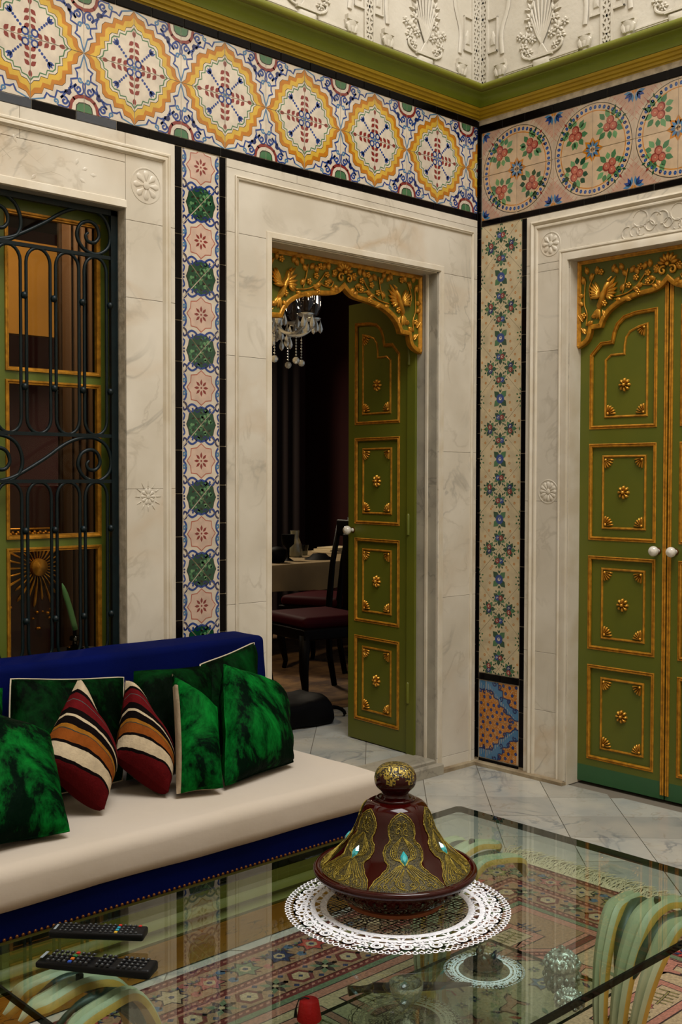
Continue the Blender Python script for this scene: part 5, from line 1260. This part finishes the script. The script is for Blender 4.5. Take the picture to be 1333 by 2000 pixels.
def surf(th, s, off):
    s = max(0, min(lens[-1]-1e-4, s)); i = max(k for k in range(len(lens)) if lens[k] <= s); i = min(i, len(PS)-2); t = (s-lens[i])/(lens[i+1]-lens[i])
    r = PS[i][0]+(PS[i+1][0]-PS[i][0])*t; z = PS[i][1]+(PS[i+1][1]-PS[i][1])*t
    dx, dz = PS[i+1][0]-PS[i][0], PS[i+1][1]-PS[i][1]; d = hypot(dx, dz); nr, nz = dz/d, -dx/d
    r += nr*off; z += nz*off; return (r*cos(th), r*sin(th), z)
WP = [(0, .51), (.10, .48), (.22, .38), (.30, .31), (.34, .30), (.42, .38), (.50, .42), (.58, .40), (.63, .32), (.67, .30), (.74, .345), (.82, .36), (.90, .29), (.96, .17), (1.0, .01)]
def wid(t):
    for (a_, wa), (b_, wb) in zip(WP, WP[1:]):
        if a_ <= t <= b_:
            u = (t-a_)/(b_-a_); u = u*u*(3-2*u); return wa+(wb-wa)*u
    return 0
th0 = atan2(-3.3255-TGY, -3.9914-TGX)
patch = MB(); fil = MB(); N1 = 36
tang = [th0+radians(10)+k*pi/3 for k in range(6)]
for k, tc in enumerate(tang):
    vs = []; nn = 10
    for i in range(N1+1):
        t = i/N1
        for j in range(nn+1): vs.append(surf(tc+wid(t)*(2*j/nn-1), .004+t*Ltot, .0006))
    patch.add(vs, [(i*(nn+1)+j, i*(nn+1)+j+1, (i+1)*(nn+1)+j+1, (i+1)*(nn+1)+j) for i in range(N1) for j in range(nn)])
    # filigree: beaded outline and inner contour lines
    def line(pts, r=.0008):
        fil.tube([surf(tc+a_, .004+t_*Ltot, .0011) for a_, t_ in pts], r, 4)
    for kk, w_ in ((1.0, .0011), (.90, .0007)):
        for s_ in (-1, 1): line([(s_*wid(i/50)*kk, .02+i/50*.97*(1 if kk == 1 else .97)) for i in range(51)], w_)
    for s_ in (-1, 1):
        for i in range(46):
            t_ = .03+i*.0205; p_ = surf(tc+s_*wid(t_)*.95, .004+t_*Ltot, .0012); fil.ball(p_, .00125, 4)
    R2 = random.Random(k)
    def curl_(a0, t0, ra, rt, a_s, turns, hand=1): line([(a0+ra*(1-.8*i/(12*turns))*cos(a_s+hand*2*pi*i/12), t0+rt*(1-.8*i/(12*turns))*sin(a_s+hand*2*pi*i/12)) for i in range(int(12*turns)+1)])
    for s_ in (-1, 1):
        curl_(s_*.09, .84, .07, .05, 1.5, 1.6, s_); curl_(s_*.10, .76, .09, .05, -1, 1.2, -s_)
        for q in range(4): line([(s_*x*(1-.16*q), t) for x, t in spline([(.02, .70), (.20, .60), (.27, .52), (.22, .44), (.08, .40), (.02, .34)], 5)])
        for q in range(5): line([(s_*(.03+x*(1-.17*q)), t*(1-.08*q)+.02*q) for x, t in spline([(.02, .36), (.12, .33), (.26, .22), (.42, .10), (.44, .04)], 5)])
        for q in range(3): line([(s_*x*(1-.2*q), t) for x, t in spline([(.03, .30), (.10, .20), (.16, .10), (.06, .03)], 4)])
        for (a0, t0) in ((.30, .07), (.16, .17), (.20, .05), (.07, .10), (.28, .16), (.38, .05)): curl_(s_*a0, t0, .04, .03, a0*40, 1.3, s_)
        curl_(s_*.20, .50, .05, .05, 2, 1.2, s_)
    for q in range(34): a_ = (q/33-.5)*.96; fil.ball(surf(tc+a_, .008, .0012), .0012, 4)
patch.build('enamel_patches', M_patch, tg, TM, True, 180)
fil.build('gold_filigree', M_fil, tg, TM, True, 180)
M_gem = mk('turquoise gem', '#0b9aa6', .05, coat=1., emis=None, spec=.9, col2='#35d0d8', sc=120, mixamt=.7)
for tc in tang:
    c = Vector(surf(tc, .004+.43*Ltot, .0)); n_ = (Vector(surf(tc, .004+.43*Ltot, .01))-c).normalized(); up_ = (Vector(surf(tc, .004+.47*Ltot, 0))-c).normalized(); sd = up_.cross(n_)
    g = MB(); P = [(0, .0175), (.0075, .006), (.0075, -.004), (0, -.0155), (-.0075, -.004), (-.0075, .006)]
    vs = [c+sd*x+up_*y+n_*.001 for x, y in P]+[c+sd*x*.5+up_*y*.5+n_*.006 for x, y in P]+[c+n_*.006]
    g.add(vs, [(i, (i+1) % 6, 6+(i+1) % 6, 6+i) for i in range(6)]+[(6+i, 6+(i+1) % 6, 12) for i in range(6)]); g.build('gem', M_gem, tg, TM)
kp = [(.040, .2225), (.036, .227), (.030, .232), (.029, .238), (.034, .244), (.042, .252), (.0455, .262), (.0455, .272), (.042, .283), (.034, .293), (.022, .299), (.0005, .3005)]
kb = MB().lathe(spline(kp, 3), 40)
for i, f in enumerate(kb.f):
    c = sum((Vector(kb.v[j]) for j in f), Vector())/len(f); th = atan2(c.y, c.x)-th0
    if c.z > .272+.011*cos(6*(th-.3))+.0: kb.m[i] = 1
M_cap = mk('gold speckled cap', '#a38c34', .22, metal=.6, col2='#191206', sc=190, mixamt=1., sharp=True, bump=.4, bsc=200, coat=.5)
kb.build('knob', [M_glz, M_cap], tg, TM, True, 180)
MB().lathe([(.041, .2215), (.044, .2245), (.040, .228), (.035, .228)], 40).build('collar', M_glz, tg, TM, True, 180)

# remotes
def remote(name, label, p0, p1, w, th, z, keys, tilt=0., taper=1., cols=4, rows=16, big=False):
    d = Vector((p1[0]-p0[0], p1[1]-p0[1], 0)); L = d.length; a = atan2(d.y, d.x)
    r = root(name, label, 'remote control', (p0[0], p0[1], z)); M = T(p0[0], p0[1], z)@RZ(a)@Matrix.Rotation(tilt, 4, 'Y')
    mb = rbox(0, L, -w/2, w/2, 0, th, th*.28, seg=3)
    if big: mb.v = [(x, y*(1 if x > .05 else .72+.28*x/.05), z_*(1 if x > .05 else .6+.4*x/.05)) for x, y, z_ in mb.v]
    mb.build('case', mk('black remote plastic', '#07080b', .42, spec=.2, bump=.03, bsc=200), r, M, True, 50)
    bs = {}; rr = random.Random(len(name)+int(w*1000)); MK = [mk('black key', '#14161b', .45), mk('key print', '#7b858c', .5), mk('red key', '#a8221c', .4), mk('cyan key', '#1f93b0', .4), mk('yellow key', '#c6a02a', .4), mk('green key', '#1f6a3c', .4), mk('blue key', '#2046a0', .4), mk('orange key', '#b8641e', .4)]
    for i in range(rows):
        for j in range(cols):
            x = L*(.12+.80*i/(rows-1)); y = (j-(cols-1)/2)*w*.76/(cols-1 if cols > 1 else 1)
            kc = keys(i, j)
            if kc is None: continue
            kw = L*.80/(rows-1)*.30; kh = w*.76/cols*.34
            k = MB().bbox(x-kw, x+kw, y-kh, y+kh, th-.001, th+.0022, .0008, 0); 
            if kc <= 1: k.box(x-kw*.35, x+kw*.35, y-kh*.2, y+kh*.35, th+.0021, th+.0024, 1)
            k.build('key', [MK[kc if kc > 1 else 0], MK[1]], r, M)
    mb = MB().box(L*.035, L*.06, -w*.28, w*.28, th-.0005, th+.0003).build('print', mk('key print', '#7b858c'), r, M)
    if not big:
        pass
    return r
def keysA(i, j):
    if i == 15: return 2 if j == 3 else (0 if j == 0 else None)
    if i == 11: return (4, 3, 3, 2)[j]
    if i in (3, 4) and j in (0, 3): return None
    if i in (7,): return 1 if j in (1, 2) else None
    return 1
def keysB(i, j):
    if i == 4: return (6, 7, 5, 2)[j]
    if i in (8, 12): return None
    return 1
remote('remote_control', 'longer wedge shaped black remote control lying lower over the glass', (-3.000, -1.437), (-2.868, -1.625), .050, .019, TZ, keysB, 0, cols=4, rows=18, big=True)
remote('remote_control', 'smaller black remote control with red corner key resting across the other', (-2.938, -1.372), (-2.812, -1.512), .043, .015, TZ+.0195, keysA, 0, cols=4, rows=16)

# ================================================================ ON THE LOWER SHELF
SZ = .160
sd = root('swan_dish', 'dark pewter dish with a small swan figure on the small doily', 'dish', (-1.952, -1.655, SZ+.002)); M = T(-1.952, -1.655, SZ+.002)
M_pew = mk('dark pewter', '#3a3d38', .3, metal=.9, col2='#1d201c', sc=40, mixamt=.6, bump=.2)
MB().lathe([(.0005, .002), (.034, .002), (.046, .010), (.048, .012), (.046, .013), (.034, .006), (.0005, .005)], 32).build('plate', M_pew, sd, M, True, 180)
sw = MB().lathe([(.0005, .0), (.012, .004), (.018, .014), (.014, .024), (.0005, .028)], 14, (0, 0, .006)).tube([(-.012, 0, .02), (-.022, 0, .034), (-.022, 0, .05), (-.012, 0, .058), (-.004, 0, .052), (.002, 0, .050)], [.008, .0055, .0045, .005, .0045, .001], 8)
for s in (-1, 1): sw.tube([(-.004, s*.012, .014), (.010, s*.020, .030), (.026, s*.018, .042)], [.004, .010, .002], 8)
sw.build('swan_figure', M_pew, sd, M, True, 180)
ow = root('silver_owl_jar', 'embossed silver lidded jar covered in raised leaves on the lower shelf', 'jar', (-1.900, -1.845, SZ)); M = T(-1.900, -1.845, SZ)
jr = MB().lathe([(.020, 0), (.030, .004), (.036, .020), (.038, .036), (.034, .050), (.0005, .050)], 28); jl = MB().lathe([(.036, .050), (.040, .053), (.040, .058), (.036, .070), (.024, .082), (.008, .088), (.0005, .089)], 28)
for (m_, rows) in ((jr, ((.008, .032), (.022, .037), (.036, .039))), (jl, ((.062, .039), (.072, .033), (.081, .023)))):
    for q, (z_, r_) in enumerate(rows):
        for k in range(14):
            a = 2*pi*(k+.5*(q % 2))/14; c = (r_*cos(a), r_*sin(a), z_); m_.ball(c, .0062, 6, 0, 1.3)
jr.build('jar_body', M_silver, ow, M, True, 180); jl.build('lid', M_silver, ow, M, True, 180); MB().lathe([(.006, 0), (.004, .004), (.009, .010), (.0005, .016)], 12).build('knob', M_silver, ow, M@T(0, 0, .088), True, 180)
o2 = root('silver_shell_box', 'small low embossed silver box in front of the taller silver jar', 'box', (-1.955, -1.905, SZ)); M = T(-1.955, -1.905, SZ)
sb = MB().lathe([(.018, 0), (.028, .006), (.030, .018), (.022, .030), (.0005, .034)], 20)
for q, (z_, r_) in enumerate(((.006, .028), (.015, .030), (.024, .026), (.031, .014))):
    for k in range(12): a = 2*pi*(k+.5*(q % 2))/12; sb.ball((r_*cos(a), r_*sin(a), z_), .0065, 6)
sb.build('body', M_silver, o2, M, True, 180)
gx, gy = -2.285, -1.715
gb = root('silver_goblet', 'silver stemmed goblet on the cream doily on the lower shelf', 'goblet', (gx, gy, SZ+.002)); M = T(gx, gy, SZ+.002)
MB().lathe([(.0005, .004), (.022, .0), (.024, .002), (.008, .010), (.005, .020), (.008, .028), (.006, .036), (.016, .046), (.030, .062), (.036, .080), (.037, .092), (.035, .092), (.033, .080), (.026, .064), (.0005, .055)], 32).build('cup', mk('hammered silver', '#c8ccc4', .22, metal=.75, bump=.6, bsc=90), gb, M, True, 180)
tw = root('dagger_sheath', 'dark curved sheathed dagger lying across the lower glass shelf', 'dagger', (-2.16, -1.62, SZ)); 
MB().tube([(-2.235, -1.565, SZ+.014), (-2.20, -1.595, SZ+.014), (-2.13, -1.645, SZ+.012), (-2.05, -1.70, SZ+.010)], [.012, .011, .010, .004], 10).build('sheath', mk('dark leather', '#120d0b', .45), tw, None, True, 180)
MB().tube([(-2.285, -1.535, SZ+.013), (-2.262, -1.548, SZ+.013), (-2.235, -1.565, SZ+.014)], [.012, .0075, .009], 10).build('hilt', mk('black horn', '#0b0a0a', .3), tw, None, True, 180)
fz = root('fez_figurine', 'small figurine in a bright red fez with black tassel on the lower shelf', 'figurine', (-2.520, -1.665, SZ)); M = T(-2.520, -1.665, SZ)@Matrix.Scale(1.0, 4)
MB().lathe([(.020, 0), (.024, .006), (.021, .03), (.016, .044), (.019, .052), (.023, .066), (.024, .078)], 20).build('body', mk('cream ceramic', '#b9ab92', .4), fz, M, True, 180)
MB().lathe([(.0245, .074), (.0255, .076), (.0195, .113), (.018, .115), (.0005, .116)], 24).build('fez', mk('red felt', '#d8090f', .8, bump=.2, bsc=200), fz, M, True, 60)
MB().tube([(0, 0, .117), (-.008, .006, .120), (-.018, .012, .116), (-.024, .014, .100), (-.025, .014, .082)], [.0015, .0015, .0015, .002, .004], 6).build('tassel', mk('black silk', '#0a0a0a', .5), fz, M, True, 180)
ts = MB(); R2 = random.Random(2)
for k in range(60): a = R2.uniform(-.35, .35); L_ = .07*R2.uniform(.8, 1); ts.tube([(0, 0, .004), (-.03*cos(a), .03*sin(a), .007+.003*R2.random()), (-L_*cos(a*.8), L_*sin(a*.8), .002+.004*R2.random())], .0007, 4)
tsl = tag(ts.build('silver_tassel', mk('pale silk', '#a9b0aa', .4, sheen=.5), None, T(-2.63, -1.62, SZ)@RZ(.5), True, 180), 'pale silvery silk tassel lying on the lower shelf beside the fez figurine', 'tassel')
MB().tube([(0, 0, .004), (.04, .006, .003), (.08, .0, .003)], .0012, 6).build('cord', mk('pale silk', '#a9b0aa'), tsl, None, True, 180)
bw = root('dark_bowl', 'dark round bowl at the left on the lower shelf', 'bowl', (-2.70, -1.68, SZ)); MB().lathe([(.0005, .003), (.022, 0), (.030, .004), (.044, .022), (.047, .036), (.044, .036), (.040, .024), (.0005, .010)], 32).build('bowl_body', mk('black lacquer', '#0d0b0b', .2, coat=.6), bw, T(-2.70, -1.68, SZ), True, 180)

# ================================================================ DINING ROOM
# chandelier
chx, chy = .02, 1.55
ch = root('chandelier', 'cut glass chandelier with candle chimneys and bead drops hanging in the dining room', 'chandelier', (chx, chy, 3.38)); CM = T(chx, chy, 0)
M_cr = mk('bright crystal', '#f4efe0', .04, metal=.3, spec=1., coat=1., trans=.1)
M_chim = mk('clear blown glass', '#ffffff', .03, spec=1., trans=1.)
MB().lathe([(.0005, 3.4), (.05, 3.38), (.012, 3.34), (.008, 2.7), (.03, 2.62), (.05, 2.5), (.025, 2.42), (.03, 2.34), (.07, 2.26), (.06, 2.20), (.02, 2.16), (.0005, 2.13)], 20).build('stem', M_cr, ch, CM, True, 60)
arm = MB().tube([(x, 0, z) for x, z in spline([(.03, 2.24), (.09, 2.17), (.17, 2.155), (.235, 2.19), (.25, 2.24)], 5)], .009, 8).mesh('arm', M_cr, True, 180)
dsh = MB().lathe([(.006, -.01), (.02, -.004), (.042, .006), (.05, .016), (.046, .018), (.02, .006), (.012, .03), (.0005, .03)], 18).mesh('drip_dish', M_cr, True, 180)
cmn = MB().lathe([(.022, .02), (.034, .04), (.041, .07), (.036, .12), (.030, .17), (.036, .20)], 20).mesh('glass_chimney', M_chim, True, 180)
cnd = MB().lathe([(.009, .02), (.009, .11), (.005, .12), (.0005, .135)], 10).mesh('candle_tube', mk('amber bulb', '#8a5a30', .4), True)
drp = MB().lathe([(.0005, 0), (.0025, -.012), (.012, -.038), (.016, -.052), (.011, -.068), (.0005, -.078)], 8).mesh('crystal_drop', M_cr)
bal = MB().ball((0, 0, 0), .021, 10).mesh('crystal_ball', M_cr)
for k in range(8):
    a = 2*pi*k/8+.25; m = CM@RZ(a); put('arm', arm, ch, m); put('drip_dish', dsh, ch, m@T(.25, 0, 2.24)); put('glass_chimney', cmn, ch, m@T(.25, 0, 2.245)@Matrix.Scale(1.25, 4)); put('candle_tube', cnd, ch, m@T(.25, 0, 2.245))
    for q in range(5): b = 2*pi*q/5; put('crystal_drop', drp, ch, m@T(.25+.046*cos(b), .046*sin(b), 2.25))
    put('crystal_drop', drp, ch, m@T(.12, 0, 2.155)); put('crystal_drop', drp, ch, m@T(.07, 0, 2.20))
    bd = MB()
    for q in range(7): bd.ball((.185, 0, 2.13-.0165*q), .0058, 6)
    bd.tube([(.185, 0, 2.16), (.185, 0, 2.03)], .0012, 4)
    bd.build('bead_chain', M_cr, ch, m, True, 180); put('crystal_ball', bal, ch, m@T(.185, 0, 2.0))
# dining table + cloth
dt = root('dining_table', 'dining table seen dimly through the doorway', 'table', (1.6, 2.95, .06))
MB().box(.72, 2.6, 2.55, 3.45, .70, .738).build('tabletop', M_wood, dt)
for x in (.85, 2.45):
    for y in (2.68, 3.32): MB().lathe([(.03, .06), (.022, .12), (.035, .3), (.03, .5), (.045, .70)], 12, (x, y, 0)).build('leg', M_wood, dt, None, True)
M_cloth = mk('ecru tablecloth', '#7d6a4a', .8, col2='#6b5a3e', sc=6, mixamt=.5, bump=.2, bsc=20)
cl = MB(); P = [(.68, 2.5), (2.64, 2.5), (2.64, 3.5), (.68, 3.5)]; per = []
for (a, b) in zip(P, P[1:]+P[:1]):
    for i in range(24): per.append((a[0]+(b[0]-a[0])*i/24, a[1]+(b[1]-a[1])*i/24))
n = len(per); cxx, cyy = 1.66, 3.0; rows = []
for (s, z, wv) in ((1.0, .742, 0), (1.012, .737, .001), (1.02, .71, .004), (1.025, .66, .010), (1.03, .60, .016), (1.035, .555, .022)):
    rows.append([(cxx+(x-cxx)*s+wv*sin(i*1.3), cyy+(y-cyy)*s+wv*cos(i*1.1), z+(.01*sin(i*.7) if z < .6 else 0)) for i, (x, y) in enumerate(per)])
cl.add([v for r in rows for v in r], [(k*n+i, (k+1)*n+i, (k+1)*n+(i+1) % n, k*n+(i+1) % n) for k in range(5) for i in range(n)]); cl.add([(x, y, .742) for x, y in per], [tuple(range(n))])
tag(cl.build('tablecloth', M_cloth, None, None, True, 60), 'ecru cloth draped over the dining table', 'tablecloth')
# chairs
def chair(name, label, loc, rz, seatmat):
    r = root(name, label, 'chair', loc); r['_inv'] = [x for q in Matrix.Identity(4) for x in q]; r.rotation_euler = (0, 0, rz)
    rbox(-.23, .23, -.22, .22, .43, .50, .034).build('seat', seatmat, r, None, True, 60)
    rbox(-.24, .24, -.23, .23, .37, .435, .012).build('seat_rail', M_wood, r, None, True, 60)
    for sx in (-1, 1):
        MB().tube([(sx*.20, -.20, .01), (sx*.195, -.19, .06), (sx*.215, -.215, .20), (sx*.21, -.205, .40)], [.016, .017, .028, .034], 8).build('leg', M_wood, r, None, True, 180)
        MB().tube([(sx*.205, .26, .01), (sx*.20, .22, .2), (sx*.20, .21, .45), (sx*.20, .24, .75), (sx*.195, .29, 1.02)], [.018, .02, .022, .018, .016], 8).build('back_post', M_wood, r, None, True, 180)
    rbox(-.20, .20, .265, .295, .93, 1.03, .012).build('top_rail', M_wood, r, None, True, 60)
    rbox(-.06, .06, .22, .25, .50, .95, .01).build('splat', M_wood, r, None, True, 60)
    return r
M_redseat = mk('crimson seat', '#2c060c', .65, spec=.05, sheen=.15, sheencol='#d84058')
chair('dining_chair', 'dark dining chair with crimson seat drawn up before the cloth', (1.02, 2.18, .06), radians(200), M_redseat)
chair('dining_chair', 'dark dining chair silhouetted by its tall back post near the open door', (.30, 1.46, .06), radians(-100), M_redseat)
chair('dining_chair', 'dark dining chair beyond, showing only its cabriole legs', (1.80, 2.05, .06), radians(175), M_redseat)
# carpet
cp = structure(MB().box(-.9, 3.2, 1.12, 5.0, .0605, .068).build('floor_rug', mk('worn tan carpet', '#7a5a34', .95, col2='#3a2316', sc=9, mixamt=.85, bump=.3, bsc=60)), 'worn tan carpet on the dining room floor', 'carpet'); cp['kind'] = 'thing'; cp.name = 'dining_carpet'
# objects on the dining table
def lat(name, label, cat, prof, loc, mat, seg=20, kids=()):
    r = root(name, label, cat, loc); MB().lathe(prof, seg).build('body', mat, r, T(*loc), True, 60)
    for nm, pr, mt in kids: MB().lathe(pr, seg).build(nm, mt, r, T(*loc), True, 60)
    return r
M_dk = mk('near black', '#050404', .6, spec=.06)
lat('decanter', 'glass carafe with amber drink on the dining table', 'carafe', [(.0005, 0), (.055, .002), (.06, .02), (.05, .10), (.03, .15), (.035, .20), (.034, .20)], (1.48, 3.02, .7435), mk('pale glass', '#b0ac90', .08, trans=.6, spec=1.), 20, [('drink', [(.0005, .004), (.05, .006), (.053, .02), (.045, .09), (.0005, .092)], mk('amber drink', '#5a3414', .3))])
lat('water_glass', 'small clear tumbler beside the carafe', 'glass', [(.0005, 0), (.03, .002), (.036, .08), (.034, .08)], (1.64, 3.10, .7435), M_crystal)
lat('dark_pot', 'dark round pot at the near edge of the dining table', 'pot', [(.0005, 0), (.05, 0), (.075, .04), (.07, .09), (.03, .11), (.0005, .115)], (1.01, 2.67, .7435), M_dk)
lat('dark_candlestick', 'dark goblet shaped candlestick between the pot and the carafe', 'candlestick', [(.04, 0), (.01, .02), (.012, .09), (.045, .12), (.05, .19), (.0005, .19)], (1.19, 2.76, .7435), M_dk)
for i, (w_, d_, a) in enumerate(((.34, .24, .1), (.30, .22, -.08), (.26, .20, .2))):
    tag(rbox(-w_/2, w_/2, -d_/2, d_/2, 0, .014, .002).build('book', mk('pale paper', '#b0a080', .8), None, T(2.08, 3.2, .7435+.0145*i)@RZ(a)), ['bottom', 'middle', 'top'][i]+' pale book of the pile on the dining table', 'book')
tag(MB().lathe([(.0005, .045), (.05, .04), (.07, .02), (.11, .003), (.112, 0), (.0005, 0)], 20).build('black_dish', M_dk, None, T(1.46, 2.72, .7435), True), 'black low dish on the near side of the dining table', 'dish')
# gilt fire screen
fs = root('gilt_screen', 'small gilt framed brocade screen behind the dining table', 'screen', (1.1, 3.75, .06)); MB().box(.78, 1.42, 3.74, 3.77, .5, 1.18).build('panel', mk('brocade', '#3d3416', .6, col2='#1a150a', sc=30, mixamt=.9), fs)
MB().sweep([(.76, .06), (.76, 1.2), (1.44, 1.2), (1.44, .06)], [(0, 0), (0, .02), (-.03, .03), (-.04, 0)]).build('frame', M_gold, fs, ML@T(0, 0, -3.74), True, 40)
# dark bag
bg = root('dark_bag', 'black bag with loop handle slumped on the floor inside the doorway', 'bag', (-.25, 1.02, .062))
bm_ = rbox(-.5, -.10, .86, 1.14, .062, .20, .05); bm_ = soften(bm_, 4, .03, 7); bm_.v = [(x, y, max(.0625, z)) for x, y, z in bm_.v]; bm_.build('bag_body', M_dk, bg, None, True, 180)
MB().tube([(-.12+.09*(1-cos(t))/1, 1.02-.03*(1-cos(t)), .072+.045*sin(t)) for t in [i*pi/10 for i in range(21)]], .010, 8).build('handle', M_dk, bg, None, True, 180)
# curtains of dark red in the room
for (x0, x1, y, nm, lb) in ((1.55, 2.9, 4.6, 'curtain', 'dark curtain hanging at the far side of the dining room'), (-1.10, -.66, 1.9, 'curtain', 'dark brown curtain folds seen through the right part of the window')):
    mb = MB(); nn = 60; P = [(x0+(x1-x0)*i/nn, y+.04*sin(i*1.05)+.01*sin(i*2.3)) for i in range(nn+1)]
    mb.add([(a, b, .07) for a, b in P]+[(a, b, 3.3) for a, b in P]+[(a, b+.012, .07) for a, b in P]+[(a, b+.012, 3.3) for a, b in P], [(i, i+1, nn+2+i, nn+1+i) for i in range(nn)]+[(2*(nn+1)+i+1, 2*(nn+1)+i, 3*(nn+1)+i, 3*(nn+1)+i+1) for i in range(nn)])
    tag(mb.build(nm, mk('dark drape '+str(int(x1*10)), '#1c0a06' if y > 3 else '#3a2410', .8), None, None, True, 180), lb, 'curtain')
# carved cabinet with sunburst behind the window
cb = root('sunburst_cabinet', 'dark red carved cabinet with a gilded sunburst seen through the window bars', 'cabinet', (-1.25, 2.1, .06))
rbox(-1.75, -.85, 1.98, 2.4, .06, 1.30, .01).build('cabinet_body', mk('dark red lacquer', '#2c0908', .3, coat=.4), cb)
sbm = MB()
for k in range(26):
    a = 2*pi*k/26; r1 = .20 if k % 2 else .165; sbm.puff([(.05*cos(a-.04), .05*sin(a-.04)), (r1*cos(a-.035), r1*sin(a-.035)), ((r1+.012)*cos(a), (r1+.012)*sin(a)), (r1*cos(a+.035), r1*sin(a+.035)), (.05*cos(a+.04), .05*sin(a+.04))], 0, .012, k=.8)
sbm.lathe([(.048, 0), (.045, .02), (.025, .032), (.0005, .036)], 20); sbm.build('sunburst', M_goldb, cb, ML@T(-1.20, .87, -1.975), True, 50)
fr = MB(); rr = random.Random(9)
for i in range(60): fr.ball((-1.45+.62*i/60, 1.045+.012*sin(i*2.1), .006), .011, 6)
for i in range(34): a = rr.uniform(3.3, 6.1); d = rr.uniform(.235, .33); fr.ball((-1.20+d*cos(a), .87+d*sin(a), .004), rr.uniform(.006, .013), 6)
fr.box(-1.5, -.86, 1.068, 1.078, 0, .012); fr.box(-1.5, -.86, 1.012, 1.02, 0, .012)
fr.build('gilt_carving', M_gold, cb, ML@T(0, 0, -1.978), True, 180)
# candle
cx_, cy_ = -1.935, .30
st_ = root('candle_stand', 'dark stand with the candle holder inside the window', 'stand', (cx_, cy_, .06)); MB().lathe([(.12, 0), (.12, .02), (.02, .04), (.018, .60), (.09, .625), (.09, .645), (.0005, .645)], 20).build('stand_body', M_wood, st_, T(cx_, cy_, .06), True, 60)
cs = root('candle_holder', 'dark squat glass candle holder just inside the window', 'candle holder', (cx_, cy_, .706)); MB().lathe([(.0005, 0), (.030, .0), (.032, .010), (.012, .018), (.010, .03), (.022, .035), (.020, .05), (.010, .055), (.010, .072), (.0005, .072)], 18).build('holder_body', mk('smoked glass', '#15140e', .1, coat=1.), cs, T(cx_, cy_, .706), True, 60)
cn = tag(MB().tube([(cx_, cy_, .779), (cx_-.008, cy_, .81), (cx_-.022, cy_, .86), (cx_-.040, cy_, .915), (cx_-.048, cy_, .940), (cx_-.053, cy_, .954)], [.0105, .0105, .0105, .010, .006, .001], 12).build('candle', mk('green candle wax', '#8fdc98', .45, spec=.4, bump=.1, bsc=30), None, None, True, 180), 'bent pale green taper candle behind the window bars', 'candle')
